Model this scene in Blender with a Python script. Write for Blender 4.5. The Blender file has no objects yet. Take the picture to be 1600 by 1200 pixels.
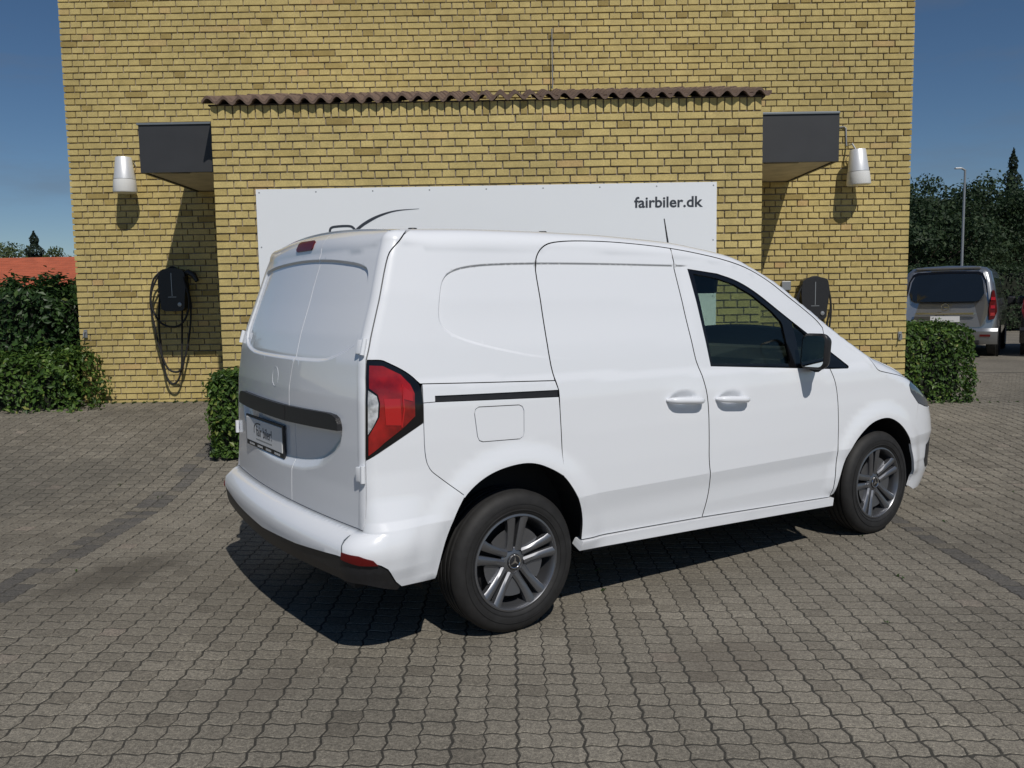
import bpy, bmesh, math, random
import numpy as np
from math import pi, sin, cos, radians, atan2, hypot
from mathutils import Vector, Matrix
from mathutils.geometry import delaunay_2d_cdt

scene = bpy.context.scene
COL = scene.collection
rng = np.random.default_rng(7)
random.seed(7)

# ------------------------------------------------------------------ camera
cd = bpy.data.cameras.new('camera'); cam = bpy.data.objects.new('camera', cd); COL.objects.link(cam)
cd.sensor_width = 36; cd.lens = 36*1330/1600; cd.clip_start = .05; cd.clip_end = 3000
cam.matrix_world = Matrix.Translation((0, 0, 1.498)) @ Matrix.Rotation(radians(90-5.66), 4, 'X') @ Matrix.Rotation(radians(-.95), 4, 'Z')
scene.camera = cam

# ------------------------------------------------------------------ sky and sun
SUN_DIR = Vector((-.52, 1.4, -1.785)).normalized()        # direction the light travels
EL = math.asin(-SUN_DIR.z); AZ = atan2(-SUN_DIR.x, -SUN_DIR.y)   # azimuth of the sun, clockwise from +Y
world = bpy.data.worlds.new('World'); scene.world = world; world.use_nodes = True
wn = world.node_tree.nodes; wl = world.node_tree.links; wn.clear()
wo = wn.new('ShaderNodeOutputWorld'); bg = wn.new('ShaderNodeBackground'); sky = wn.new('ShaderNodeTexSky')
sky.sky_type = 'NISHITA'; sky.sun_disc = False; sky.sun_elevation = EL; sky.sun_rotation = AZ
sky.air_density = 1.0; sky.dust_density = .0; sky.ozone_density = 3.2; sky.altitude = 1500
bg.inputs['Strength'].default_value = .06
# faint streaks of cloud over the whole dome
tcw = wn.new('ShaderNodeTexCoord'); mpw = wn.new('ShaderNodeMapping'); mpw.inputs['Scale'].default_value = (2.2, 2.2, 9)
nzw = wn.new('ShaderNodeTexNoise'); nzw.inputs['Scale'].default_value = 2.1; nzw.inputs['Detail'].default_value = 7; nzw.inputs['Roughness'].default_value = .55
rmw = wn.new('ShaderNodeValToRGB'); rmw.color_ramp.elements[0].position = .52; rmw.color_ramp.elements[1].position = .78
rmw.color_ramp.elements[0].color = (0, 0, 0, 1); rmw.color_ramp.elements[1].color = (.38, .38, .38, 1)
mxw = wn.new('ShaderNodeMix'); mxw.data_type = 'RGBA'
mxw.inputs['B'].default_value = (2.6, 2.7, 2.9, 1)
wl.new(tcw.outputs['Generated'], mpw.inputs['Vector']); wl.new(mpw.outputs['Vector'], nzw.inputs['Vector'])
wl.new(nzw.outputs['Fac'], rmw.inputs['Fac']); wl.new(rmw.outputs['Color'], mxw.inputs['Factor'])
hsw = wn.new('ShaderNodeHueSaturation'); hsw.inputs['Saturation'].default_value = 1.12; wl.new(sky.outputs['Color'], hsw.inputs['Color']); wl.new(hsw.outputs['Color'], mxw.inputs['A']); wl.new(mxw.outputs['Result'], bg.inputs['Color']); wl.new(bg.outputs['Background'], wo.inputs['Surface'])
sl = bpy.data.lights.new('sun', 'SUN'); sl.energy = 3.7; sl.angle = radians(.53); sl.color = (1, .955, .89)
sun = bpy.data.objects.new('sun', sl); COL.objects.link(sun)
sun.rotation_euler = SUN_DIR.to_track_quat('-Z', 'Y').to_euler(); sun.location = (6, -12, 20)
scene.view_settings.view_transform = 'Standard'; scene.view_settings.look = 'None'
scene.view_settings.exposure = -.2; scene.view_settings.gamma = 1

# ------------------------------------------------------------------ materials
def mat(name, col, rough=.6, metal=0., coat=0., spec=.5, noise=None, bump=None, tint=None, world=False, stains=()):
    """noise=(scale, amount)  bump=(scale, strength, distance)  tint=list of (pos, colour) read from the 'tint' attribute"""
    m = bpy.data.materials.new(name); m.use_nodes = True
    n = m.node_tree.nodes; l = m.node_tree.links; b = n['Principled BSDF']
    b.inputs['Roughness'].default_value = rough; b.inputs['Metallic'].default_value = metal
    b.inputs['Coat Weight'].default_value = coat; b.inputs['Coat Roughness'].default_value = .04
    b.inputs['Specular IOR Level'].default_value = spec
    b.inputs['Base Color'].default_value = (*col, 1)
    src = None
    if tint:
        a = n.new('ShaderNodeAttribute'); a.attribute_name = 'tint'
        r = n.new('ShaderNodeValToRGB'); l.new(a.outputs['Fac'], r.inputs['Fac'])
        els = r.color_ramp.elements
        els[0].position = tint[0][0]; els[0].color = (*tint[0][1], 1)
        els[1].position = tint[-1][0]; els[1].color = (*tint[-1][1], 1)
        for p, c in tint[1:-1]:
            e = els.new(p); e.color = (*c, 1)
        src = r.outputs['Color']
    tc = n.new('ShaderNodeNewGeometry' if world else 'ShaderNodeTexCoord'); CO = 'Position' if world else 'Object'
    if noise:
        for k, (sc, am) in enumerate(noise if isinstance(noise, list) else [noise]):
            nz = n.new('ShaderNodeTexNoise'); nz.inputs['Scale'].default_value = sc; nz.inputs['Detail'].default_value = 6
            l.new(tc.outputs[CO], nz.inputs['Vector'])
            mr = n.new('ShaderNodeMapRange'); mr.inputs['From Min'].default_value = .3; mr.inputs['From Max'].default_value = .7
            mr.inputs['To Min'].default_value = 1-am; mr.inputs['To Max'].default_value = 1+am
            l.new(nz.outputs['Fac'], mr.inputs['Value'])
            mx = n.new('ShaderNodeMix'); mx.data_type = 'RGBA'; mx.blend_type = 'MULTIPLY'; mx.inputs['Factor'].default_value = 1
            if src: l.new(src, mx.inputs['A'])
            else: mx.inputs['A'].default_value = (*col, 1)
            l.new(mr.outputs['Result'], mx.inputs['B']); src = mx.outputs['Result']
    for (cx, cy), (rx, ry), ang, c, am in stains:        # soaked-in marks with a shape of their own, in ground coordinates
        mp = n.new('ShaderNodeMapping'); mp.vector_type = 'TEXTURE'; mp.inputs['Location'].default_value = (cx, cy, 0); mp.inputs['Rotation'].default_value = (0, 0, ang); mp.inputs['Scale'].default_value = (rx, ry, 50)
        l.new(tc.outputs[CO], mp.inputs['Vector']); ln = n.new('ShaderNodeVectorMath'); ln.operation = 'LENGTH'
        nz = n.new('ShaderNodeTexNoise'); nz.inputs['Scale'].default_value = 7; nz.inputs['Detail'].default_value = 5; l.new(tc.outputs[CO], nz.inputs['Vector'])
        l.new(mp.outputs['Vector'], ln.inputs[0]); ad = n.new('ShaderNodeMath'); ad.operation = 'MULTIPLY_ADD'; ad.inputs[1].default_value = 1.1; l.new(nz.outputs['Fac'], ad.inputs[0]); l.new(ln.outputs['Value'], ad.inputs[2])
        mr = n.new('ShaderNodeMapRange'); mr.interpolation_type = 'SMOOTHSTEP'; mr.inputs['From Min'].default_value = .85; mr.inputs['From Max'].default_value = 1.5; mr.inputs['To Min'].default_value = am; mr.inputs['To Max'].default_value = 0
        l.new(ad.outputs[0], mr.inputs['Value']); mx = n.new('ShaderNodeMix'); mx.data_type = 'RGBA'; l.new(mr.outputs['Result'], mx.inputs['Factor']); l.new(src, mx.inputs['A']); mx.inputs['B'].default_value = (*c, 1); src = mx.outputs['Result']
    if src: l.new(src, b.inputs['Base Color'])
    if bump:
        nz = n.new('ShaderNodeTexNoise'); nz.inputs['Scale'].default_value = bump[0]; nz.inputs['Detail'].default_value = 8
        l.new(tc.outputs[CO], nz.inputs['Vector'])
        bp = n.new('ShaderNodeBump'); bp.inputs['Strength'].default_value = bump[1]; bp.inputs['Distance'].default_value = bump[2]
        l.new(nz.outputs['Fac'], bp.inputs['Height']); l.new(bp.outputs['Normal'], b.inputs['Normal'])
    return m

def glass_mat(name, tint, refl=1.0):
    m = bpy.data.materials.new(name); m.use_nodes = True
    n = m.node_tree.nodes; l = m.node_tree.links; n.clear()
    o = n.new('ShaderNodeOutputMaterial'); mx = n.new('ShaderNodeMixShader'); t = n.new('ShaderNodeBsdfTransparent'); g = n.new('ShaderNodeBsdfGlossy')
    ge = n.new('ShaderNodeNewGeometry'); dt = n.new('ShaderNodeVectorMath'); dt.operation = 'DOT_PRODUCT'
    l.new(ge.outputs['Normal'], dt.inputs[0]); l.new(ge.outputs['Incoming'], dt.inputs[1])
    ab = n.new('ShaderNodeMath'); ab.operation = 'ABSOLUTE'; l.new(dt.outputs['Value'], ab.inputs[0])
    om = n.new('ShaderNodeMath'); om.operation = 'SUBTRACT'; om.inputs[0].default_value = 1; l.new(ab.outputs[0], om.inputs[1])
    pw = n.new('ShaderNodeMath'); pw.operation = 'POWER'; pw.inputs[1].default_value = 5; l.new(om.outputs[0], pw.inputs[0])
    f = n.new('ShaderNodeMath'); f.operation = 'MULTIPLY_ADD'; f.inputs[1].default_value = .93; f.inputs[2].default_value = .035; l.new(pw.outputs[0], f.inputs[0])   # Schlick, same from both faces of the pane
    t.inputs['Color'].default_value = (*tint, 1); g.inputs['Roughness'].default_value = .01
    l.new(f.outputs[0], mx.inputs['Fac']); l.new(t.outputs['BSDF'], mx.inputs[1]); l.new(g.outputs['BSDF'], mx.inputs[2]); l.new(mx.outputs['Shader'], o.inputs['Surface'])
    return m

def leaf_mat(name, cols, rough=.45):
    m = bpy.data.materials.new(name); m.use_nodes = True
    n = m.node_tree.nodes; l = m.node_tree.links; b = n['Principled BSDF']; o = n['Material Output']
    b.inputs['Roughness'].default_value = rough; b.inputs['Specular IOR Level'].default_value = .35
    a = n.new('ShaderNodeAttribute'); a.attribute_name = 'tint'; r = n.new('ShaderNodeValToRGB')
    els = r.color_ramp.elements
    els[0].position = cols[0][0]; els[0].color = (*cols[0][1], 1); els[1].position = cols[-1][0]; els[1].color = (*cols[-1][1], 1)
    for p, c in cols[1:-1]:
        e = els.new(p); e.color = (*c, 1)
    tr = n.new('ShaderNodeBsdfTranslucent'); mx = n.new('ShaderNodeMixShader'); mx.inputs['Fac'].default_value = .3
    l.new(a.outputs['Fac'], r.inputs['Fac']); l.new(r.outputs['Color'], b.inputs['Base Color']); l.new(r.outputs['Color'], tr.inputs['Color'])
    l.new(b.outputs['BSDF'], mx.inputs[1]); l.new(tr.outputs['BSDF'], mx.inputs[2]); l.new(mx.outputs['Shader'], o.inputs['Surface'])
    return m

M = {}
M['paint'] = mat('white_paint', (.80, .82, .855), .28, coat=.9, spec=.4)
M['gapdark'] = mat('dark_inner', (.012, .012, .013), .8)
M['plastic'] = mat('black_plastic', (.016, .016, .018), .45, noise=(60, .15))
M['glossblack'] = mat('gloss_black', (.006, .006, .007), .12)
M['rubber'] = mat('tyre_rubber', (.014, .0135, .0135), .7, noise=(25, .25), bump=(90, .3, .002))
M['alloy'] = mat('dark_alloy', (.20, .205, .22), .36, metal=.8, coat=.25)
M['alloydark'] = mat('wheel_inner', (.018, .018, .02), .6, metal=.3)
M['chrome'] = mat('chrome', (.75, .76, .78), .12, metal=1)
M['red'] = mat('red_lens', (.25, .006, .005), .12, coat=.7, noise=[(14, .45), (3, .3)])
M['redbright'] = mat('red_lens_bright', (.42, .010, .010), .12, coat=.7)
M['reddark'] = mat('red_lens_dark', (.11, .006, .006), .3, coat=.15, spec=.3)
M['clear'] = mat('clear_lens', (.42, .43, .44), .15, coat=1, noise=(40, .5), bump=(120, .5, .003))
M['headlens'] = mat('head_lens', (.05, .07, .10), .05, coat=1)
M['glass'] = glass_mat('window_glass', (.80, .865, .82))
M['cabin'] = mat('cabin_plastic', (.02, .02, .022), .6, noise=(30, .2))
M['plate'] = mat('plate_white', (.74, .74, .74), .4)
M['platetext'] = mat('plate_print', (.06, .06, .07), .5)
M['mirrorglass'] = mat('mirror_glass', (.7, .75, .75), .03, metal=1)
Y0, Y1, Y2, Y3, Y4 = (.31, .228, .075), (.43, .328, .115), (.495, .390, .152), (.55, .436, .175), (.50, .34, .145)
M['brick'] = mat('yellow_brick', Y2, .85, tint=[(0, Y0), (.25, Y1), (.55, Y2), (.85, Y3), (1, Y4)], noise=[(9, .12), (70, .14), (.8, .12), (.3, .08)], bump=(140, .5, .003), world=True)
M['mortar'] = mat('mortar', (.27, .235, .19), .95, noise=(30, .25), bump=(160, .5, .003))
M['tile'] = mat('brown_tile', (.17, .115, .088), .75, noise=[(14, .3), (90, .2)], bump=(120, .4, .003))
M['sign'] = mat('sign_white', (.80, .825, .85), .45, noise=(1.2, .012))
M['print'] = mat('sign_print', (.035, .042, .055), .5)
M['fascia'] = mat('anthracite_panel', (.035, .036, .039), .5, noise=(5, .08))
M['flash'] = mat('grey_flashing', (.22, .24, .25), .4, metal=.4)
M['soffit'] = mat('soffit_board', (.64, .57, .42), .8, noise=(6, .15))
M['alu'] = mat('brushed_aluminium', (.76, .77, .78), .42, metal=.35)
M['lampwhite'] = mat('opal_white', (.78, .78, .76), .35)
M['steel'] = mat('galvanised_steel', (.35, .36, .37), .45, metal=.7)
M['paver'] = mat('concrete_paver', (.17, .155, .13), .88, tint=[(0, (.088, .083, .077)), (.2, (.136, .121, .096)), (.5, (.178, .160, .128)), (.8, (.202, .183, .148)), (1, (.202, .17, .138))], noise=[(260, .5), (95, .38), (40, .2), (1.1, .17), (.35, .2)], bump=(260, .8, .003), world=True, stains=[((-2.25, 4.62), (.62, .30), 1.05, (.055, .047, .036), .6), ((-4.6, 6.6), (2.6, 1.4), .3, (.085, .08, .068), .45), ((.9, 3.4), (.5, .3), .4, (.11, .09, .07), .35), ((3.6, 4.4), (.8, .35), -.6, (.10, .085, .07), .35), ((-1.0, 3.2), (.35, .2), .9, (.10, .085, .068), .35)])
M['joint'] = mat('joint_sand', (.040, .037, .030), .95, noise=[(60, .4), (.8, .3)], world=True)
M['leaf'] = leaf_mat('hedge_leaf', [(0, (.022, .048, .012)), (.45, (.062, .125, .024)), (.85, (.13, .215, .038)), (1, (.26, .27, .07))])
M['leafdark'] = leaf_mat('laurel_leaf', [(0, (.014, .032, .011)), (.5, (.032, .07, .02)), (.9, (.065, .13, .03)), (1, (.15, .20, .06))])
M['tree'] = leaf_mat('tree_leaf', [(0, (.014, .03, .013)), (.5, (.028, .055, .022)), (1, (.055, .085, .032))], .6)
M['conifer'] = leaf_mat('conifer_needle', [(0, (.010, .022, .014)), (1, (.030, .050, .027))], .7)
M['palegreen'] = leaf_mat('pale_tree_leaf', [(0, (.05, .08, .03)), (1, (.12, .16, .06))], .6)
M['bark'] = mat('bark', (.06, .045, .035), .9, noise=(20, .3))
M['soil'] = mat('hedge_core', (.012, .016, .008), .95)
M['redroof'] = mat('red_roof_tile', (.42, .105, .05), .8, noise=[(2, .15), (20, .12)])
M['render'] = mat('house_wall', (.55, .5, .42), .9)
M['silver'] = mat('silver_paint', (.31, .32, .335), .28, metal=.75, coat=.9)
M['blackpaint'] = mat('black_paint', (.012, .012, .014), .2, coat=1)
M['darkglass'] = mat('tinted_glass', (.008, .010, .011), .04, coat=1)

# ------------------------------------------------------------------ mesh helpers
def link(o, parent=None):
    COL.objects.link(o)
    if parent is not None: o.parent = parent
    return o
def empty(name, loc=(0, 0, 0), rz=0, parent=None):
    o = bpy.data.objects.new(name, None); o.location = loc; o.rotation_euler = (0, 0, rz); o.empty_display_size = .2
    return link(o, parent)
def tag(o, label, cat, group=None, kind=None):
    if label: o['label'] = label
    if cat: o['category'] = cat
    if group: o['group'] = group
    if kind: o['kind'] = kind
    return o
def mk(name, V, F, m, parent=None, smooth=False, tint=None, loc=None):
    me = bpy.data.meshes.new(name)
    me.from_pydata([tuple(map(float, v)) for v in V], [], [tuple(map(int, f)) for f in F])
    me.materials.append(M[m] if isinstance(m, str) else m)
    if smooth: me.polygons.foreach_set('use_smooth', [True]*len(me.polygons))
    if tint is not None:
        a = me.attributes.new('tint', 'FLOAT', 'POINT'); a.data.foreach_set('value', np.asarray(tint, np.float32))
    me.update()
    o = bpy.data.objects.new(name, me)
    if loc is not None: o.location = loc
    return link(o, parent)
def mesh_np(name, V, quads, m, tint=None, sizes=None):
    """fast mesh from arrays: quads (N,k) index array, or a flat list with sizes"""
    me = bpy.data.meshes.new(name); V = np.asarray(V, np.float32)
    me.vertices.add(len(V)); me.vertices.foreach_set('co', V.ravel())
    if sizes is None: sizes = np.full(len(quads), quads.shape[1]); flat = np.asarray(quads).ravel()
    else: flat = np.asarray(quads)
    me.loops.add(len(flat)); me.loops.foreach_set('vertex_index', flat.astype(np.int32))
    st = np.concatenate([[0], np.cumsum(sizes)[:-1]]).astype(np.int32)
    me.polygons.add(len(sizes)); me.polygons.foreach_set('loop_start', st); me.polygons.foreach_set('loop_total', np.asarray(sizes, np.int32))
    if tint is not None:
        a = me.attributes.new('tint', 'FLOAT', 'POINT'); a.data.foreach_set('value', np.asarray(tint, np.float32))
    me.materials.append(M[m] if isinstance(m, str) else m); me.polygons.foreach_set('use_smooth', np.zeros(len(sizes), bool)); me.update(calc_edges=True)
    return me
class MB:
    def __init__(s): s.V = []; s.F = []
    def add(s, V, F):
        n = len(s.V); s.V += [tuple(v) for v in V]; s.F += [tuple(i+n for i in f) for f in F]; return s
    def box(s, a, b, ch=0.):
        (x0, y0, z0), (x1, y1, z1) = a, b
        if ch <= 0:
            V = [(x, y, z) for z in (z0, z1) for y in (y0, y1) for x in (x0, x1)]
            return s.add(V, [(0, 2, 3, 1), (4, 5, 7, 6), (0, 1, 5, 4), (2, 6, 7, 3), (0, 4, 6, 2), (1, 3, 7, 5)])
        bm = bmesh.new(); bmesh.ops.create_cube(bm, size=1)
        for v in bm.verts:
            v.co = Vector(((x0+x1)/2+v.co.x*(x1-x0), (y0+y1)/2+v.co.y*(y1-y0), (z0+z1)/2+v.co.z*(z1-z0)))
        bmesh.ops.bevel(bm, geom=list(bm.edges), offset=ch, segments=2, affect='EDGES', profile=.6)
        bm.verts.index_update(); s.add([v.co[:] for v in bm.verts], [[v.index for v in f.verts] for f in bm.faces]); bm.free(); return s
    def tube(s, pts, r, n=10, caps=True):
        pts = [Vector(p) for p in pts]; R = r if hasattr(r, '__len__') else [r]*len(pts); V = []; F = []
        prev = None
        for i, p in enumerate(pts):
            d = (pts[min(i+1, len(pts)-1)]-pts[max(i-1, 0)]).normalized()
            if prev is None:
                a = d.cross(Vector((0, 0, 1))); a = a if a.length > .05 else d.cross(Vector((1, 0, 0))); a.normalize()
            else: a = (prev - d*prev.dot(d)).normalized()
            prev = a; b = d.cross(a)
            V += [p+(a*cos(2*pi*k/n)+b*sin(2*pi*k/n))*R[i] for k in range(n)]
        for i in range(len(pts)-1):
            for k in range(n): F.append((i*n+k, i*n+(k+1) % n, (i+1)*n+(k+1) % n, (i+1)*n+k))
        if caps: F += [tuple(range(n))[::-1], tuple(range((len(pts)-1)*n, len(pts)*n))]
        return s.add([v[:] for v in V], F)
    def lathe(s, prof, n=32, axis='z', c=(0, 0, 0), close=False):
        """prof: (radius, height) list"""
        V = []; F = []
        for r, h in prof:
            for k in range(n):
                a = 2*pi*k/n
                p = (r*cos(a), r*sin(a), h) if axis == 'z' else (r*cos(a), h, r*sin(a))
                V.append((p[0]+c[0], p[1]+c[1], p[2]+c[2]))
        m = len(prof)
        for i in range(m-1):
            for k in range(n):
                q = (i*n+k, i*n+(k+1) % n, (i+1)*n+(k+1) % n, (i+1)*n+k); F.append(q if axis == 'z' else q[::-1])
        return s.add(V, F)
    def prism(s, poly, z0, z1, axis='z'):
        n = len(poly); f = {'z': lambda a, b, h: (a, b, h), 'y': lambda a, b, h: (a, h, b), 'x': lambda a, b, h: (h, a, b)}[axis]
        V = [f(a, b, z0) for a, b in poly]+[f(a, b, z1) for a, b in poly]
        return s.add(V, [tuple(range(n))[::-1], tuple(range(n, 2*n))]+[(i, (i+1) % n, n+(i+1) % n, n+i) for i in range(n)])
    def build(s, name, m, parent=None, smooth=False, loc=None, bevel=0, fixn=True):
        o = mk(name, s.V, s.F, m, parent, False, None, loc)
        if fixn:
            bm = bmesh.new(); bm.from_mesh(o.data); bmesh.ops.recalc_face_normals(bm, faces=list(bm.faces)); bm.to_mesh(o.data); bm.free()
        if smooth:
            o.data.polygons.foreach_set('use_smooth', [True]*len(o.data.polygons))
            try: o.data.set_sharp_from_angle(angle=radians(38))
            except Exception: pass
        return o
def copy_obj(o, parent=None):
    c = o.copy(); COL.objects.link(c); c.parent = parent; return c
def copy_tree(o, parent=None):
    c = copy_obj(o, parent)
    for ch in [k for k in bpy.data.objects if k.parent == o]: copy_tree(ch, c)
    return c
def text_mesh(name, body, size, m, parent, matrix, extrude=.002, offset=.0, width=None):
    cu = bpy.data.curves.new(name, 'FONT'); cu.body = body; cu.size = size; cu.extrude = extrude; cu.offset = offset; cu.resolution_u = 4
    t = bpy.data.objects.new(name+'_tmp', cu); COL.objects.link(t)
    bpy.context.view_layer.update()
    me = bpy.data.meshes.new_from_object(t.evaluated_get(bpy.context.evaluated_depsgraph_get()))
    bpy.data.objects.remove(t)
    xs = [v.co.x for v in me.vertices]; x0, x1 = min(xs), max(xs)
    for v in me.vertices: v.co.x -= x0
    if width:
        k = width/(x1-x0)
        for v in me.vertices: v.co.x *= k
    me.transform(matrix); me.materials.clear(); me.materials.append(M[m]); me.name = name
    return link(bpy.data.objects.new(name, me), parent)
# ------------------------------------------------------------------ ground
def sst(a, b, x):
    t = np.clip((np.asarray(x, float)-a)/(b-a), 0, 1); return t*t*(3-2*t)
def gz(X, Y):
    r = np.clip((np.asarray(Y, float)-6.1)/3.3, 0, 1)
    return .43*(.5*r+.5*r*r*(3-2*r))*(1-.5*sst(-1, 3.5, X))
def g1(x, y): return float(gz(x, y))
xs = np.concatenate([[-900, -300, -100, -40], np.arange(-16, 18.1, .3), [25, 40, 100, 300, 900]])
ys = np.concatenate([[-60, -20, -6], np.arange(-2, 5.9, .4), np.arange(5.9, 9.9, .08), np.arange(10, 16.1, .4), [20, 26, 36, 60, 120, 300, 900, 2000]])
GX, GY = np.meshgrid(xs, ys); GV = np.stack([GX, GY, gz(GX, GY)-.0022], -1).reshape(-1, 3)
nx = len(xs); GF = [(j*nx+i, j*nx+i+1, (j+1)*nx+i+1, (j+1)*nx+i) for j in range(len(ys)-1) for i in range(nx-1)]
ground = mk('pavement', GV, GF, 'joint'); tag(ground, None, None, kind='structure')
PX_, PY_ = .113, .094
def paver_outline(gx0, gx1, gy):
    a, b = .0055, .0072
    o = [(0, 0), (.25, b), (.75, -b), (1, 0)]
    pts = [(fx*PX_-(a), dy+gy) for fx, dy in o]
    pts = [(p[0]+gx0 if k == 0 else p[0]-gx1 if k == 3 else p[0], p[1]) for k, p in enumerate(pts)]
    pts.append((PX_+a-gx1, PY_/2))
    top = [(fx*PX_-a, PY_+dy-gy) for fx, dy in o[::-1]]
    top = [(p[0]-gx1 if k == 0 else p[0]+gx0 if k == 3 else p[0], p[1]) for k, p in enumerate(top)]
    return np.array(pts+top+[(a+gx0, PY_/2)])
def paver_rings(gx0, gx1, full=True):
    o = paver_outline(gx0, gx1, .0046); c = o.mean(0)
    inn = c+(o-c)*np.array([.945, .94])
    R = [np.c_[inn, np.zeros(10)], np.c_[o, np.full(10, -.0026 if full else -.004)]]
    if full: R.append(np.c_[c+(o-c)*1.0, np.full(10, -.008)])
    return np.concatenate(R)
def paver_faces(full=True):
    F = [tuple(range(10))]
    for r in range(2 if full else 1): F += [(r*10+(k+1) % 10, r*10+k, (r+1)*10+k, (r+1)*10+(k+1) % 10) for k in range(10)]
    return F
def visible(X, Y, mpx=30):
    d = Y*cos(radians(5.66)); return abs(X) < (800+mpx)/1330*(d+.12)+.1
PV = {(p, f): paver_rings(*((.0041, .0022) if p == 0 else (.0022, .0041)), full=f) for p in (0, 1) for f in (True, False)}
PF = {f: paver_faces(f) for f in (True, False)}
def band(X): return (abs(X+2.70) < .095) or (abs(X-2.53) < .095)
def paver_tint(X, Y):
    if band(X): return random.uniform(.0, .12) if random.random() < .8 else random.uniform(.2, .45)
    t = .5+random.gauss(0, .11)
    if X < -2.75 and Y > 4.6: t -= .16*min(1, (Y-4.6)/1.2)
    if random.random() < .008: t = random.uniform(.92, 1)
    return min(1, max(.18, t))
variants = []
for k in range(16):
    p = k % 2; V = PV[(p, True)].copy(); V[:, :2] -= (PX_/2, PY_/2)
    me = bpy.data.meshes.new('paver'); me.from_pydata([tuple(map(float, v)) for v in V], [], PF[True]); me.materials.append(M['paver'])
    a = me.attributes.new('tint', 'FLOAT', 'POINT'); a.data.foreach_set('value', np.full(len(V), min(.95, max(.22, .5+random.gauss(0, .14))), np.float32)); me.update(); variants.append(me)
i0, i1 = int(-14/PX_), int(14/PX_); count = 0
acc = {True: ([], [], []), False: ([], [], [])}
for j in range(int(1.7/PY_), int(13.5/PY_)):
    for i in range(i0, i1):
        X = (i+.5)*PX_; Y = (j+.5)*PY_
        if abs(X) > 9.4 or (Y > 11 and not visible(X, Y, 200)): continue
        if Y > 9.38 and -4.7 < X < 4.3: continue
        if 7.8 < Y and -2.55 < X < 2.2: continue
        if 4.9 < Y and -1.2 < X < 1.0 and Y > 7.3: continue
        p = i % 2
        if Y > 2.56 and count < 300 and visible(X, Y, -5):
            o = bpy.data.objects.new('paver', variants[p+2*random.randrange(8)]); o.location = (X, Y, random.uniform(-.0008, .0010))
            o.rotation_euler = (random.gauss(0, .008), random.gauss(0, .008), random.gauss(0, .01)); link(o, ground); count += 1; continue
        full = Y < 6.0
        V = PV[(p, full)].copy(); V[:, 0] += X-PX_/2; V[:, 1] += Y-PY_/2
        s = rng.normal(0, .006, 2); V[:, 2] += (V[:, 0]-X)*s[0]+(V[:, 1]-Y)*s[1]+rng.uniform(-.0008, .0010)
        if Y > 5.9: V[:, 2] += gz(V[:, 0], V[:, 1])
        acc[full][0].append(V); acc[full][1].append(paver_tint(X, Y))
for full, (VL, TL, _) in acc.items():
    n = len(VL); k = VL[0].shape[0]; V = np.concatenate(VL)
    sz = [len(f) for f in PF[full]]; base = np.concatenate([np.array(f) for f in PF[full]])
    flat = (np.arange(n)[:, None]*k+base[None]).ravel()
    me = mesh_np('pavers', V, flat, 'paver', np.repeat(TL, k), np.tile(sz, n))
    o = bpy.data.objects.new('pavers', me); tag(o, None, None, kind='stuff'); link(o, ground)
# far paving continues as plain sheet
FX, FY = np.meshgrid(np.concatenate([np.linspace(-60, -9.4, 26), np.linspace(-8, 8, 9), np.linspace(9.4, 60, 26)]), np.concatenate([np.linspace(-40, 1.74, 10), [5.9], np.linspace(6.1, 9.4, 12), np.linspace(13.5, 60, 18)]))
FV = np.stack([FX, FY, gz(FX, FY)+.0], -1).reshape(-1, 3)
far = mk('far_pavement', FV, [(j*61+i, j*61+i+1, (j+1)*61+i+1, (j+1)*61+i) for j in range(40) for i in range(60) if not (abs(FX[j, i]+FX[j, i+1])/2 < 9.4 and 1.74 <= (FY[j, i]+FY[j+1, i])/2 < 13.5)], 'paver', None, tint=np.full(len(FV), .45)); tag(far, None, None, kind='structure')

# ------------------------------------------------------------------ brick building
YP, YW = 7.73, 9.43
BX0, BX1, BZ1 = -2.625, 2.26, 3.257        # bay
WX0, WX1, WZ1 = -4.77, 4.37, 5.6           # main wall
CH, BL, BH = .0667, .228, .0530
bld = empty('brick_building', (0, YW, 0)); tag(bld, 'yellow brick building with a low tiled front bay behind the van', 'building')
wall = MB().box((WX0+.014, .017, -.2), (WX1-.012, 7.0, WZ1)).build('wall', 'mortar', bld)
bay = MB().box((BX0+.014, YP-YW+.017, -.2), (BX1-.012, .005, BZ1-.005)).build('front_bay', 'mortar', bld)
def brick_rows(x0, x1, z0, z1):
    """cross bond: yields (xa, xb, za, zb)"""
    r0 = int(z0/CH); out = []
    for r in range(r0, int(z1/CH)):
        za = r*CH; zb = za+BH
        if r % 2 == 0:
            cuts = [x0, x0+.168+.012]; 
            if (r//2) % 2: cuts.append(cuts[-1]+.12)
            while cuts[-1] < x1-.30: cuts.append(cuts[-1]+.24)
            cuts.append(x1+.012)
        else:
            cuts = [x0]
            while cuts[-1] < x1-.16: cuts.append(cuts[-1]+.12)
            cuts.append(x1+.012)
        for a, b in zip(cuts[:-1], cuts[1:]): out.append((a, b-.012, za, zb))
    return out
QF = np.array([(0, 1, 2, 3), (4, 5, 1, 0), (5, 6, 2, 1), (6, 7, 3, 2), (7, 4, 0, 3)])
def brick_tint():
    r = random.random()
    if r < .04: return random.uniform(0, .2)
    if r < .065: return random.uniform(.9, 1)
    return min(.92, max(.2, random.gauss(.58, .11)))
def brick_verts(xa, xb, za, zb, y, dep=.03, flip=None):
    j = lambda: random.uniform(-.0022, .0022)
    f = y+random.uniform(-.003, .002); t = random.gauss(0, .0012)
    return [(xa+j(), f+t, za+j()), (xb+j(), f-t, za+j()), (xb+j(), f-t, zb+j()), (xa+j(), f+t, zb+j()),
            (xa, y+dep, za), (xb, y+dep, za), (xb, y+dep, zb), (xa, y+dep, zb)]
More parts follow.
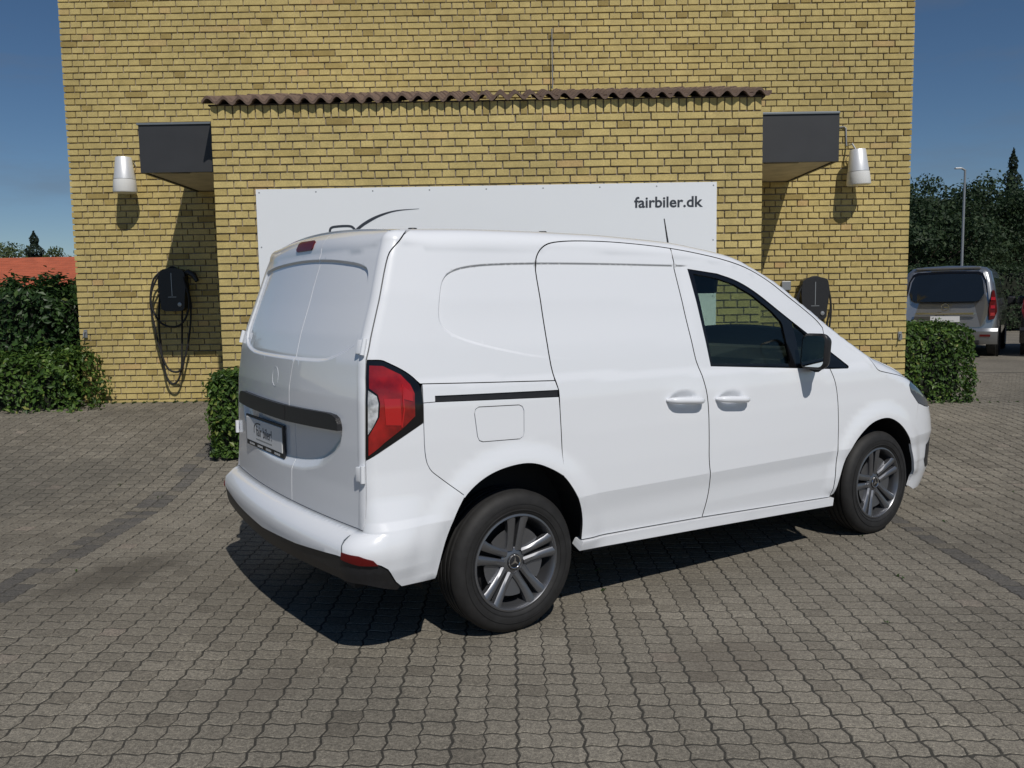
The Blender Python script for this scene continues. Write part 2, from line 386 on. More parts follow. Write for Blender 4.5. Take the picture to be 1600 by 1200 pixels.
def emit_bricks(parent, rows, y, axis=0):
    V = []; T = []
    for a, b, c, d in rows:
        v = brick_verts(a, b, c, d, y)
        V += v; T += [brick_tint()]*8
    V = np.array(V); n = len(V)//8
    Q = (np.arange(n)[:, None, None]*8+QF[None]).reshape(-1, 4)
    o = bpy.data.objects.new('bricks', mesh_np('bricks', V, Q, 'brick', T)); tag(o, None, None, kind='stuff'); return link(o, parent)
# main wall: skip what the bay covers
rowsW = [b for b in brick_rows(WX0, WX1, .1, WZ1) if not (b[0] > BX0+.1 and b[1] < BX1-.1 and b[3] < BZ1-.1)]
emit_bricks(bld, rowsW, 0.)
rowsB = brick_rows(BX0, BX1, 0, BZ1-.112)
zb_top = int((BZ1-.112)/CH)*CH
# soldier course below the tiles
n_s = int((BX1-BX0)/.0667); ps = (BX1-BX0)/n_s
sold = [(BX0+k*ps, BX0+(k+1)*ps-.012, zb_top, zb_top+.108) for k in range(n_s)]
sx0, sx1, sz0 = -2.25, 1.85, 2.51
def vis_bay(b): return b[2] > 1.75 and not (b[0] > sx0 and b[1] < sx1 and b[3] < sz0)
allb = sold+rowsB; pick = [b for b in allb if vis_bay(b)]
pick.sort(key=lambda b: -(b[1]-b[0])*(b[3]-b[2])); pick = set(pick[:300])
bay_frame = YP-YW
for b in pick:
    cx, cz = (b[0]+b[1])/2, (b[2]+b[3])/2
    V = np.array(brick_verts(b[0]-cx, b[1]-cx, b[2]-cz, b[3]-cz, 0.))
    mk('brick', V, QF, 'brick', bay, tint=[brick_tint()]*8, loc=(cx, bay_frame, cz))
emit_bricks(bay, [b for b in allb if b not in pick], bay_frame)
# bay flanks and the building's end walls (turned rows)
def flank(parent, x, y0, y1, z1, sgn):
    V = []; T = []
    for a, b, c, d in brick_rows(y0, y1, .1, z1):
        w = np.array(brick_verts(a, b, c, d, 0.)); w = np.stack([x-sgn*w[:, 1], w[:, 0], w[:, 2]], -1)
        V += list(w if sgn < 0 else w); T += [brick_tint()]*8
    V = np.array(V); n = len(V)//8; q = QF if sgn > 0 else QF[:, ::-1]
    Q = (np.arange(n)[:, None, None]*8+q[None]).reshape(-1, 4)
    o = bpy.data.objects.new('bricks', mesh_np('bricks', V, Q, 'brick', T)); tag(o, None, None, kind='stuff'); link(o, parent)
flank(bay, BX0, bay_frame+.035, -.01, BZ1-.1, -1); flank(bay, BX1, bay_frame+.035, -.01, BZ1-.1, 1)
flank(bld, WX0, .035, 4.0, WZ1, -1); flank(bld, WX1, .035, 4.0, WZ1, 1)
# pantiles of the bay's lean-to roof
TP = (BX1-BX0+.10)/35
def pantile(L=.44):
    prof = []
    for k in range(13):
        s = k/12; x = s*(TP*1.12); z = .025*cos(2*pi*(s*1.12-.38))-.004*s
        prof.append((x, z))
    V = []; F = []
    n = len(prof)
    for yy, dz in ((0, 0), (L, 0)):
        V += [(x, yy, z) for x, z in prof]+[(x, yy, z-.025) for x, z in prof]
    for k in range(n-1):
        F += [(k, k+1, 2*n+k+1, 2*n+k), (n+k+1, n+k, 3*n+k, 3*n+k+1), (k+1, k, n+k, n+k+1), (2*n+k, 2*n+k+1, 3*n+k+1, 3*n+k)]
    F += [(0, 2*n, 3*n, n), (n-1, 2*n-1, 4*n-1, 3*n-1)]
    return V, F
roof = MB().box((BX0-.02, bay_frame-.0, BZ1-.012), (BX1+.02, -.003, BZ1+.0)).build('bay_roof', 'bark', bld)
SL = math.tan(radians(14)); tile_me = None
for r in range(4):
    for k in range(35):
        if tile_me is None:
            t = mk('tile', *pantile(), 'tile', roof, smooth=True); tile_me = t.data; tile_me.set_sharp_from_angle(angle=radians(40))
        else: t = link(bpy.data.objects.new('tile', tile_me), roof)
        y = bay_frame-.065+r*.42
        t.location = (BX0-.06+k*TP+random.uniform(-.003, .003), y, BZ1+.034+(y-bay_frame+.065)*SL+random.uniform(-.004, .004)); t.rotation_euler = (radians(12.5), random.gauss(0, .012), random.gauss(0, .006))
# thin lightning rod on the wall above the bay
tag(MB().tube([(0, 0, 0), (0, 0, .62)], .006, 6).tube([(0, 0, .05), (0, .05, .05)], .004, 6).tube([(0, 0, .55), (0, .05, .55)], .004, 6).build('wall_conductor', 'steel', loc=(.486, YW-.045, 3.74)), 'thin vertical metal conductor fixed to the brick wall above the bay', 'rod')

# ------------------------------------------------------------------ sign board
sg = empty('sign_board', (0, YP-.02, 0)); tag(sg, 'large white sign board on the brick bay reading fairbiler.dk', 'sign')
MB().box((sx0, -.008, .72), (sx1, .008, sz0), .001).build('board', 'sign', sg)
fr = Matrix.Translation((1.115, -.0085, 2.296)) @ Matrix.Rotation(radians(90), 4, 'X')
text_mesh('lettering', 'fairbiler.dk', .132, 'print', sg, fr, .0015, .0028, .612)
def ribbon(pts, wid, y):
    V = []; F = []
    for i, (x, z) in enumerate(pts):
        a = pts[max(0, i-1)]; b = pts[min(len(pts)-1, i+1)]; dx, dz = b[0]-a[0], b[1]-a[1]; L = hypot(dx, dz); nx_, nz_ = -dz/L, dx/L; w = wid[i]/2
        V += [(x+nx_*w, y, z+nz_*w), (x-nx_*w, y, z-nz_*w), (x+nx_*w, y+.002, z+nz_*w), (x-nx_*w, y+.002, z-nz_*w)]
    for i in range(len(pts)-1):
        k = i*4; F += [(k+1, k, k+4, k+5), (k, k+2, k+6, k+4), (k+3, k+1, k+5, k+7)]
    return V, F
def catmull(pts, n=6):
    P = [np.array(p, float) for p in pts]; P = [2*P[0]-P[1]]+P+[2*P[-1]-P[-2]]; out = []
    for i in range(1, len(P)-2):
        for k in range(n):
            t = k/n; out.append(tuple(.5*((2*P[i])+(-P[i-1]+P[i+1])*t+(2*P[i-1]-5*P[i]+4*P[i+1]-P[i+2])*t*t+(-P[i-1]+3*P[i]-3*P[i+1]+P[i+2])*t**3)))
    out.append(tuple(P[-2])); return out
arc = catmull([(-1.55, 1.93), (-1.44, 2.06), (-1.348, 2.153), (-1.26, 2.213), (-1.144, 2.267), (-1.001, 2.304), (-.80, 2.318)])
mk('swoosh', *ribbon(arc, [.026*min(1, (len(arc)-1-i)/18+.06) for i in range(len(arc))], -.0105), 'print', sg)
lp = catmull([(-1.57, 2.05), (-1.598, 2.10), (-1.602, 2.14), (-1.585, 2.165), (-1.53, 2.174), (-1.44, 2.176), (-1.40, 2.165), (-1.38, 2.13), (-1.40, 2.06)])
mk('emblem_loop', *ribbon(lp, [.02]*len(lp), -.0105), 'print', sg)
for k in range(9):
    x = sx0+.03+k*(sx1-sx0-.06)/8
    MB().lathe([(0, -.002), (.006, -.0015), (.007, 0)], 10, 'y', (x, -.008, sz0-.03)).build('screw', 'steel', sg)
for z in (2.0, 1.5): 
    for x in (sx0+.03, sx1-.03): MB().lathe([(0, -.002), (.006, -.0015), (.007, 0)], 10, 'y', (x, -.008, z)).build('screw', 'steel', sg)

# ------------------------------------------------------------------ canopies, lamps, chargers
YC = 8.03
for side, xa, xb, lab in (('l', -3.40, BX0-.004, 'dark grey box canopy above the charger beside the tall hedge'), ('r', BX1+.004, 3.055, 'dark grey box canopy above the charger by the van windscreen')):
    c = empty('entrance_canopy', (xa, YC, 2.72)); w = xb-xa; D = YW-YC-.003
    tag(c, lab, 'canopy', 'canopies either side of the bay')
    MB().box((0, 0, 0), (w, .03, .43), .002).build('fascia', 'fascia', c)
    MB().box((0 if side == 'l' else w-.03, .0305, 0), (.03 if side == 'l' else w, D, .43), .002).build('side_panel', 'fascia', c)
    MB().box((.0305 if side == 'l' else .002, .0305, .012), (w-.002 if side == 'l' else w-.0305, D, .03)).build('soffit', 'soffit', c)
    MB().box((-.012, -.012, .4305), (w, D, .45), .002).build('top_flashing', 'flash', c)
    MB().box((w*.35-.16, .034, .0), (w*.35+.16, .075, .0115)).build('vent_strip', 'plastic', c)
def wall_lamp(x, z, lab, lean, pipe):
    o = empty('wall_lamp', (x, YW-.185, z)); tag(o, lab, 'lamp', 'silver cone wall lamps'); o.rotation_euler = (0, lean, 0)
    MB().lathe([(0, .37), (.078, .37), (.081, .366), (.108, .14)], 32).build('cone_shade', 'alu', o, True)
    MB().lathe([(.109, .139), (.1125, .137), (.124, .012), (.118, 0), (0, -.004)], 32).build('opal_ring', 'lampwhite', o, True)
    MB().lathe([(.1095, .134), (.1135, .136), (.1135, .139), (.1095, .141)], 32).build('seam_ring', 'steel', o, True)
    MB().tube([(0, .02, .30), (0, .10, .30), (0, .179, .30)], .02, 12).lathe([(.055, .165), (.055, .181)], 20, 'y', (0, 0, .30)).build('wall_arm', 'alu', o, True)
    if pipe: MB().tube([(-.0, .02, .35), (-.03, .06, .44), (-.05, .175, .44), (-.05, .175, .63), (-.07, .175, .645), (-.33, .175, .645)], .009, 8).build('cable_pipe', 'steel', o, True)
wall_lamp(-4.09, 2.70, 'silver and white cone wall lamp beside the tall hedge side canopy', 0, False)
wall_lamp(3.735, 2.655, 'silver and white cone wall lamp with thin pipe running to the canopy', -.05, True)
def charger(x, z, lab, loops, holder):
    o = empty('charging_station', (x, YW, z)); o.scale = (.88, .88, .92); tag(o, lab, 'charger', 'wall charging stations')
    pts = catmull([(-.155, .44), (-.17, .30), (-.15, .12), (-.13, 0), (0, -.018), (.13, 0), (.15, .12), (.17, .30), (.155, .44), (.10, .475), (0, .488), (-.10, .475)], 5)
    MB().prism(pts, -.16, -.045, 'y').build('housing', 'plastic', o, True)
    MB().box((-.10, -.044, .05), (.10, -.006, .42)).build('back_plate', 'plastic', o)
    MB().box((-.004, -.1635, .16), (.004, -.1605, .43)).box((-.05, -.1635, .145), (.05, -.1605, .152)).build('trim_line', 'steel', o)
    MB().lathe([(0, -.175), (.024, -.172), (.026, -.1605)], 16, 'y', (.09, 0, .06)).build('socket_cap', 'steel', o, True)
    if holder:
        MB().tube([(.13, -.10, .42), (.20, -.12, .44), (.27, -.13, .40), (.31, -.14, .33)], [.03, .034, .034, .026], 12).build('plug_holder', 'plastic', o, True)
    for k, lp in enumerate(loops):
        MB().tube(catmull([(a, -.12-.02*k+b*0, b) for a, b in lp], 7), .0125, 8).build('cable', 'rubber', o, True)
loopsL = [[(.10, .02), (.09, -.15), (.07, -.45), (.05, -.70), (0, -.84), (-.07, -.88), (-.14, -.80), (-.18, -.55), (-.20, -.2), (-.17, .15), (-.12, .38), (0, .50), (.13, .40), (.20, .15), (.20, -.1), (.16, -.35), (.11, -.55)],
          [(.11, -.55), (.06, -.70), (-.02, -.74), (-.12, -.68), (-.20, -.45), (-.26, -.12), (-.28, .12), (-.23, .35), (-.12, .46)],
          [(-.16, .40), (-.25, .22), (-.26, .05), (-.18, -.13), (-.05, -.20), (.08, -.18), (.17, -.06), (.205, .12), (.15, .38)]]
charger(-3.67, 1.45, 'black wall charger in canopy shadow with long looped cable on wall', loopsL, True)
loopsR = [[(.10, .02), (.09, -.2), (.05, -.6), (-.02, -.78), (-.12, -.6), (-.20, -.2), (-.21, .10), (-.16, .38), (0, .49), (.15, .40), (.21, .15), (.19, -.15), (.13, -.4)],
          [(-.14, .42), (-.24, .2), (-.26, .0), (-.2, -.25), (-.05, -.35), (.1, -.25), (.17, 0), (.2, .15), (.16, .4)]]
charger(3.31, 1.24, 'black wall charger with coiled cable seen behind the van windscreen pillar', loopsR, False)
for x, z, lab in ((-4.70, 1.2, 'small metal wall hook on the brick corner beside the tall hedge'), (4.30, 1.03, 'small metal wall hook on the brick corner beside the clipped box hedge')):
    o = MB().box((-.02, -.012, -.045), (.02, .0, .045), .003).tube([(0, -.01, .02), (0, -.05, .015), (0, -.055, -.03), (-.015, -.05, -.05)], .007, 8).build('wall_hook', 'steel', loc=(x, YW-.004, z)); tag(o, lab, 'hook', 'metal wall hooks')
o = MB().box((-.05, -.03, -.05), (.05, 0, .05), .006).build('junction_box', 'steel', loc=(3.03, YW-.004, 1.60)); tag(o, 'small grey junction box on brick wall near the windscreen pillar', 'box')
# ---------------------------------------------------------------- van body surface
RC, U1, UF, LF, NOSE, NE = .06, -.66, 2.5, 1.95, 1.13, 4.3
UC = U1 - RC*pi/2 - (.925-RC)
def W_(x, z):
    zz = z + .03*x*np.interp(z,[.42,.52,.75,.92],[1,0,0,1])     # body rake
    w = np.interp(zz, [.15,.27,.33,.36,.40,.50,.585,.72,.90,1.06,1.13,1.17,1.30,1.50,1.70,1.80],
                      [.868,.880,.886,.888,.893,.908,.9265,.926,.922,.915,.907,.896,.880,.848,.806,.782])
    w = w - .03*np.clip((-.15-x)/.55, 0, 1.2)**2 - .05*np.clip((x-1.3)/1.2, 0, 1)**2*sst(1.05,1.35,z)
    for cx, cz, r0 in ((-.02,.36,.40),(2.68,.33,.40)):
        r = np.hypot(x-cx, (z-cz))
        w = w + .016*(1-sst(r0+.02, r0+.13, r))*sst(.30,.36,z)
    return w
_zx=[-.75,-.66,-.45,-.1,.25,.6,.9,1.1,1.36,1.53,1.665,1.845,2.03,2.15,2.29,2.45,2.63,2.8,2.95,3.05,3.2,3.4,3.6,3.7]
_zz=[1.765,1.778,1.80,1.81,1.81,1.805,1.79,1.778,1.74,1.71,1.655,1.58,1.467,1.405,1.315,1.22,1.12,1.07,1.025,.99,.93,.84,.73,.67]
def zside(x):
    # smoothed interpolation
    s=0
    for d,k in ((-.06,.2),(-.03,.2),(0,.2),(.03,.2),(.06,.2)): s=s+k*np.interp(x+d,_zx,_zz)
    return s
def crown(x): return np.interp(x,[-.8,1.0,1.6,2.4,2.7,3.2,3.6],[.04,.04,.09,.10,.075,.06,.03])
def rsh(x): return np.interp(x,[-.8,1.0,1.6,2.4,2.8,3.6],[.10,.09,.06,.06,.10,.12])
def rcor(u): return 1-.44*np.exp(-((u+.707)/.15)**2)
TM = np.radians(80)
def lean(z): return np.interp(z,[.5,.9,1.1,1.27,1.36,1.5,1.68,1.75,1.85],[-.004,0,.008,.026,.05,.10,.158,.185,.22])
def bump_prof(z): return np.interp(z,[.15,.25,.34,.42,.48,.53,.555,.570,.578,.66,.75],[-.03,.02,.072,.092,.097,.088,.068,.036,.006,.004,0])
FEAT=[]           # (polygon Nx2 array, depth, width)
def sdist(poly, u, t):
    P=np.asarray(poly); Q=np.roll(P,-1,0)
    d=np.full(u.shape,1e9); ins=np.zeros(u.shape,bool)
    for (ax,ay),(bx,by) in zip(P,Q):
        vx,vy=bx-ax,by-ay; L=vx*vx+vy*vy+1e-12
        k=np.clip(((u-ax)*vx+(t-ay)*vy)/L,0,1)
        d=np.minimum(d,np.hypot(u-ax-k*vx,t-ay-k*vy))
        c=((ay>t)!=(by>t)); xi=ax+(t-ay)*vx/np.where(abs(vy)<1e-12,1e-12,vy)
        ins^=c&(u<xi)
    return np.where(ins,d,-d)
def S(u, t, feat=True, off=0.):
    u=np.atleast_1d(np.asarray(u,float)).copy(); t=np.atleast_1d(np.asarray(t,float)).copy()
    u0=u.copy(); mir=u<UC; u=np.where(mir,2*UC-u,u)
    # plan outline (unit half width)
    th=np.clip((U1-u)/RC,0,pi/2); rear=np.maximum(0,(U1-RC*pi/2)-u)
    inset=RC*(1-np.cos(th))+rear; yn=1-inset/.925
    x=np.minimum(u,UF); x=np.where(u<U1,U1-RC*np.sin(th)-np.where(rear>0,.05*(1-np.clip(1-rear/.865,0,1)**2),0),x)
    nx=np.sin(th); ny=np.cos(th)
    ps=np.clip((u-UF)/LF,0,1)*pi/2
    c,s=np.cos(ps),np.sin(ps); r=(np.abs(c)**NE+np.abs(s)**NE)**(-1/NE)
    a,b=r*s,r*c
    fr=u>UF
    x=np.where(fr,UF+NOSE*a,x); yn=np.where(fr,b,yn)
    ga,gb=a**(NE-1),b**(NE-1); gl=np.hypot(ga,gb)+1e-9
    nx=np.where(fr,-ga/gl,nx); ny=np.where(fr,gb/gl,ny)
    # shoulder
    xs=x+ lean(np.minimum(t,1.72))*(1-sst(-.66,-.05,x))
    zt=zside(xs)+crown(xs)*(1-np.clip(yn,0,1)**2)
    rs=rsh(xs)*rcor(u); ts=zt-rs*np.sin(TM)
    q=np.clip((t-ts)/rs,0,TM)
    z=np.where(t>ts,ts+rs*np.sin(q),t); ins=np.where(t>ts,rs*(1-np.cos(q)),0)
    over=np.maximum(0,t-ts-rs*TM); ins=ins+over
    zl=np.minimum(z,ts)
    w=W_(x,zl)
    x=x+lean(zl)*(1-sst(-.66,-.05,x))
    x=x+np.where(fr,a**2*np.interp(zl,[.15,.25,.34,.40,.57,.68,.76,.92,1.0],[-.2,-.06,.0,-.03,0,-.03,-.08,-.22,-.3]),0)
    y=-w*yn
    kb=sst(-.76,-.64,u)
    o=(bump_prof(z)*(1-kb)+np.interp(z,[.15,.25,.34,.42,.50,.56,.62,.70,.80],[-.03,.03,.066,.085,.086,.062,.03,.008,0])*kb)*(1-sst(-.62,-.34,u))
    o=np.where(u<0,o,0)
    if feat:
        for poly,d,wd,fade in FEAT:
            k=sst(0,wd,sdist(poly,u0,t)); o=o-d*k*(fade(u0,t) if fade else 1)
    o=o+off
    x=x+nx*(ins-o); y=y+ny*(ins-o)
    z=z+ (0 if np.isscalar(off) and off==0 else off*np.sin(q))
    y=np.where(mir,-y,y)
    return np.stack([x,y,z],-1)
def ttop(u):
    u=np.atleast_1d(np.asarray(u,float))
    um=np.where(u<UC,2*UC-u,u)
    x=S(u,np.full(u.shape,1.0),False)[:,0]
    # approximate with lean at top
    x=np.where(um<.0,S(u,np.full(u.shape,1.72),False)[:,0],x)
    th=np.clip((U1-um)/RC,0,pi/2); rear=np.maximum(0,(U1-RC*pi/2)-um); yn=1-(RC*(1-np.cos(th))+rear)/.925
    ps=np.clip((um-UF)/LF,0,1)*pi/2; c,s=np.cos(ps),np.sin(ps); r=(np.abs(c)**NE+np.abs(s)**NE)**(-1/NE)
    yn=np.where(um>UF,r*c,yn)
    zt=zside(x)+crown(x)*(1-np.clip(yn,0,1)**2); rs=rsh(x)*rcor(um)
    return zt-rs*np.sin(TM)+rs*TM
def dense(poly, step=.02):
    P = [np.array(p, float) for p in poly]; out = []
    for a, b in zip(P, P[1:]+P[:1]):
        n = max(1, int(np.hypot(*(b-a))/step)); out += [a+(b-a)*k/n for k in range(n)]
    return np.array(out)
def area(P): x, y = P[:, 0], P[:, 1]; return .5*np.sum(x*np.roll(y, -1)-np.roll(x, -1)*y)
def offset_in(P, d):
    if area(P) < 0: P = P[::-1]
    a = P-np.roll(P, 1, 0); b = np.roll(P, -1, 0)-P
    na = np.stack([-a[:, 1], a[:, 0]], 1)/(np.hypot(*a.T)[:, None]+1e-9); nb = np.stack([-b[:, 1], b[:, 0]], 1)/(np.hypot(*b.T)[:, None]+1e-9)
    m = na+nb; l = np.hypot(*m.T)[:, None]; m = m/np.maximum(l, .3); c = np.clip((m*na).sum(1), .35, 1)[:, None]
    return P+m*d/c
def lines(lo, hi, step, fine):
    out = []; x = lo
    while x < hi:
        out.append(x); s = step
        for a, b, f in fine:
            if a <= x < b: s = min(s, f)
        x += s
    return np.array(out)
UFINE = [(-.80, -.62, .011), (-.62, -.40, .025), (2*UC+.62, 2*UC+.80, .011), (3.0, 3.9, .03)]
TFINE = [(.562, .592, .003), (.54, .62, .007), (.36, .43, .012), (1.05, 1.2, .018), (1.60, 1.9, .02)]
def normals(fn, u, t, e=.0012):
    du = fn(u+e, t)-fn(u-e, t); dt = fn(u, t+e)-fn(u, t-e); n = np.cross(du, dt); return n/(np.linalg.norm(n, axis=1)[:, None]+1e-12)
def panel(name, poly, parent, m='paint', holes=(), gap=.003, thick=.016, off=0., grid=.034, feat=True, fn=None, back='gapdark', step=.02, flipn=False, darkrim=False, uf=UFINE, tf=TFINE):
    fn = fn or (lambda u, t: S(u, t, feat, off))
    P = dense(poly, step); P = offset_in(P, gap) if gap else (P if area(P) > 0 else P[::-1])
    H = []
    for h in holes:
        q = dense(h, .012); q = offset_in(q, -gap); H.append(q)
    lo, hi = P.min(0), P.max(0)
    uu, tt = np.meshgrid(lines(lo[0], hi[0], grid, uf), lines(lo[1], hi[1], grid, tf)); uu = uu.ravel(); tt = tt.ravel()
    pts = [np.stack([uu, tt], 1)]
    if feat:
        for fp, d, wd, fd in FEAT:
            D = dense(fp, .012)
            for o_ in (-.001, wd*.33, wd*.66, wd+.001): pts.append(offset_in(D, o_))
    pts = np.concatenate(pts)
    keep = sdist(P, pts[:, 0], pts[:, 1]) > .006
    for q in H: keep &= sdist(q, pts[:, 0], pts[:, 1]) < -.006
    pts = pts[keep]
    # thin out near duplicates
    key = np.round(pts/.004).astype(int); _, ix = np.unique(key, axis=0, return_index=True); pts = pts[ix]
    rings = [P]+H; allp = np.concatenate(rings+[pts]); edges = []; k = 0
    for r in rings:
        n = len(r); edges += [(k+i, k+(i+1) % n) for i in range(n)]; k += n
    res = delaunay_2d_cdt([Vector(p) for p in allp], edges, [], 0, 1e-6)
    UV = np.array([tuple(v) for v in res[0]]); tris = np.array([(f[0], f[k], f[k+1]) for f in res[2] for k in range(1, len(f)-1)])
    c = UV[tris].mean(1); ins = sdist(P, c[:, 0], c[:, 1]) > 0
    for q in H: ins &= sdist(q, c[:, 0], c[:, 1]) < 0
    tris = tris[ins]
    e1 = UV[tris[:, 1]]-UV[tris[:, 0]]; e2 = UV[tris[:, 2]]-UV[tris[:, 0]]; sg_ = e1[:, 0]*e2[:, 1]-e1[:, 1]*e2[:, 0]
    tris[sg_ < 0] = tris[sg_ < 0][:, ::-1]; tris = tris[np.abs(sg_) > 1e-9]
    used = np.unique(tris); rem = -np.ones(len(UV), int); rem[used] = np.arange(len(used)); UV = UV[used]; tris = rem[tris]
    X = fn(UV[:, 0], UV[:, 1]); N = normals(fn, UV[:, 0], UV[:, 1])
    if flipn: N = -N; tris = tris[:, ::-1]
    n = len(X); V = np.concatenate([X, X-N*thick])
    # boundary edges
    E = {}
    for a, b, c_ in tris:
        for e in ((a, b), (b, c_), (c_, a)):
            if (e[1], e[0]) in E: del E[(e[1], e[0])]
            else: E[e] = 1
    Fb = [(c_+n, b+n, a+n) for a, b, c_ in tris]; Fr = [(b, a, a+n, b+n) for a, b in E]
    F = [tuple(t) for t in tris]+Fr+Fb
    me = bpy.data.meshes.new(name); me.from_pydata([tuple(map(float, v)) for v in V], [], [tuple(map(int, f)) for f in F])
    me.materials.append(M[m]); me.materials.append(M[back])
    mi = np.zeros(len(F), np.int32); mi[len(tris)+(0 if darkrim else len(Fr)):] = 1; me.polygons.foreach_set('material_index', mi)
    me.polygons.foreach_set('use_smooth', [True]*len(F)); me.update()
    fn_ = np.array([p.normal[:] for p in me.polygons]); ln = []
    for p in me.polygons:
        if p.index < len(tris):
            for v in p.vertices: ln.append(N[v])
        else:
            for v in p.vertices: ln.append(fn_[p.index])
    me.normals_split_custom_set([tuple(map(float, v)) for v in ln])
    return link(bpy.data.objects.new(name, me), parent)
def mirrored(o, parent):
    """a left hand copy (y -> -y) with its sub-parts"""
    me = o.data.copy(); nv = len(me.vertices)
    co = np.empty(nv*3, np.float32); me.vertices.foreach_get('co', co); co = co.reshape(-1, 3); co[:, 1] *= -1; me.vertices.foreach_set('co', co.ravel())
    smooth = any(p.use_smooth for p in me.polygons)
    me.flip_normals()
    try:
        if me.has_custom_normals:
            cn = np.array([tuple(o.data.corner_normals[i].vector) for i in range(len(o.data.loops))]); cn[:, 1] *= -1
            out = np.empty_like(cn)
            for p in o.data.polygons:
                ids = list(p.loop_indices); src = {o.data.loops[i].vertex_index: cn[i] for i in ids}
                for i in me.polygons[p.index].loop_indices: out[i] = src[me.loops[i].vertex_index]
            me.normals_split_custom_set([tuple(map(float, v)) for v in out])
    except Exception as ex: print('mirror normals', ex)
    c = bpy.data.objects.new(o.name.split('.')[0], me); link(c, parent)
    loc = o.location.copy(); loc.y *= -1; c.location = loc
    for ch in [k for k in bpy.data.objects if k.parent == o]: mirrored(ch, c)
    return c
def TT(top=True):
    def fn(x, y):
        x = np.asarray(x, float); y = np.asarray(y, float); zs = zside(x); rs = rsh(x)
        wt = W_(x, zs-rs*np.sin(TM))-rs*(1-np.cos(TM))
        return np.stack([x, y, zs+crown(x)*(1-np.clip(y/wt, -1.05, 1.05)**2)], -1)
    return fn
ROOF = TT()

YAWR = radians(90-56.5)
van = empty('panel_van', (-.482, 4.467, 0), YAWR); tag(van, 'white panel van parked in front of the brick bay and sign', 'van')

# ---- pressed features (in surface coordinates)
WINP = [(-2.447, 1.66), (-2.42, 1.675), (-2.26, 1.69), (-1.98, 1.70), (-1.62, 1.705), (-1.258, 1.695), (-.977, 1.672), (-.856, 1.652), (-.818, 1.632), (-.802, 1.595), (-.789, 1.438), (-.788, 1.343), (-.815, 1.309), (-1.006, 1.252), (-1.173, 1.240), (-1.62, 1.238), (-2.065, 1.240), (-2.232, 1.252), (-2.38, 1.285), (-2.44, 1.34), (-2.45, 1.44)]
RECP = [(-.880, 1.0), (-.885, .95), (-.905, .895), (-1.009, .824), (-1.142, .769), (-1.406, .730), (-1.83, .722), (-2.096, .76), (-2.25, .83), (-2.335, .895), (-2.355, .95), (-2.36, 1.0)]
SIDEP = [(1.30, 1.662), (1.03, 1.662), (.567, 1.667), (.177, 1.666), (-.086, 1.658), (-.254, 1.643), (-.347, 1.621), (-.390, 1.586), (-.402, 1.525), (-.401, 1.445), (-.389, 1.405), (-.355, 1.370), (-.269, 1.330), (-.07, 1.278), (.183, 1.225), (.7, 1.19), (1.30, 1.15)]
def chaikin(P, closed=False, it=2, keep=()):
    P = [tuple(p) for p in P]
    for _ in range(it):
        Q = []; n = len(P)
        for i in range(n if closed else n-1):
            a, b = P[i], P[(i+1) % n]
            Q += [(a[0]*.75+b[0]*.25, a[1]*.75+b[1]*.25), (a[0]*.25+b[0]*.75, a[1]*.25+b[1]*.75)]
        P = Q if closed else [P[0]]+Q+[P[-1]]
    return P
WINP = chaikin(WINP, True); RECP = chaikin(RECP[1:-1], False); RECP = [(-.880, 1.0)]+RECP+[(-2.36, 1.0)]; SIDEP = chaikin(SIDEP, False)
def sfade(u, t): return (.8*sst(1.2, 1.46, t)+.1*(1-sst(.0, .3, u)))*(1-sst(1.09, 1.15, u))
def ell(cu, ct, a, b, n=28): return [(cu+a*cos(2*pi*k/n), ct+b*sin(2*pi*k/n)) for k in range(n)]
FEAT += [(WINP, .013, .016, None), (RECP, .026, .06, None), (SIDEP, .011, .012, sfade),
         (ell(1.008, .99, .105, .048), .020, .05, None), (ell(1.352, .965, .10, .048), .020, .05, None)]

# ---- shared seam lines
CG = [(-.634, 1.778), (-.683, 1.724), (-.700, 1.684), (-.701, 1.50), (-.70, 1.324), (-.705, 1.266)]
CGL = [(-.705, 1.266), (-.709, 1.07), (-.712, .868), (-.714, .64), (-.718, .60), (-.724, .584)]
TAIL = [(-.705, 1.266), (-.647, 1.265), (-.625, 1.256), (-.543, 1.216), (-.490, 1.176), (-.470, 1.145), (-.464, 1.10), (-.462, 1.056), (-.463, 1.003), (-.712, .868)]
SLIDE = [(1.039, 1.748), (.925, 1.760), (.675, 1.774), (.435, 1.773), (.303, 1.762), (.239, 1.744), (.198, 1.708), (.176, 1.664), (.186, 1.462), (.194, 1.231), (.211, 1.144)]
SLIDE2 = [(.228, 1.085), (.229, .998), (.233, .822), (.236, .692)]
ARCR = [(-.430, .30), (-.412, .357), (-.380, .485), (-.340, .597), (-.289, .678), (-.210, .736), (-.118, .769), (-.001, .783), (.085, .772), (.172, .733), (.236, .692), (.308, .592), (.352, .486), (.352, .370)]
ARCF = [(2.258, .24), (2.262, .30), (2.285, .414), (2.333, .546), (2.420, .640), (2.551, .717), (2.694, .740), (2.803, .727), (2.924, .663), (3.021, .550), (3.085, .424), (3.115, .308), (3.105, .25)]
BG = [(1.039, 1.748), (1.045, 1.666), (1.067, 1.510), (1.089, 1.347), (1.113, 1.184), (1.134, 1.134), (1.167, 1.034), (1.182, .950), (1.183, .784), (1.180, .651), (1.199, .546), (1.200, .476), (1.168, .347)]
SEAM = [(1.039, 1.748), (1.212, 1.727), (1.41, 1.695), (1.60, 1.648), (1.76, 1.578), (1.904, 1.492), (2.059, 1.406), (2.154, 1.350), (2.203, 1.305)]
FG = [(2.192, 1.070), (2.232, .996), (2.253, .901), (2.258, .674), (2.248, .524), (2.243, .388), (2.238, .305)]
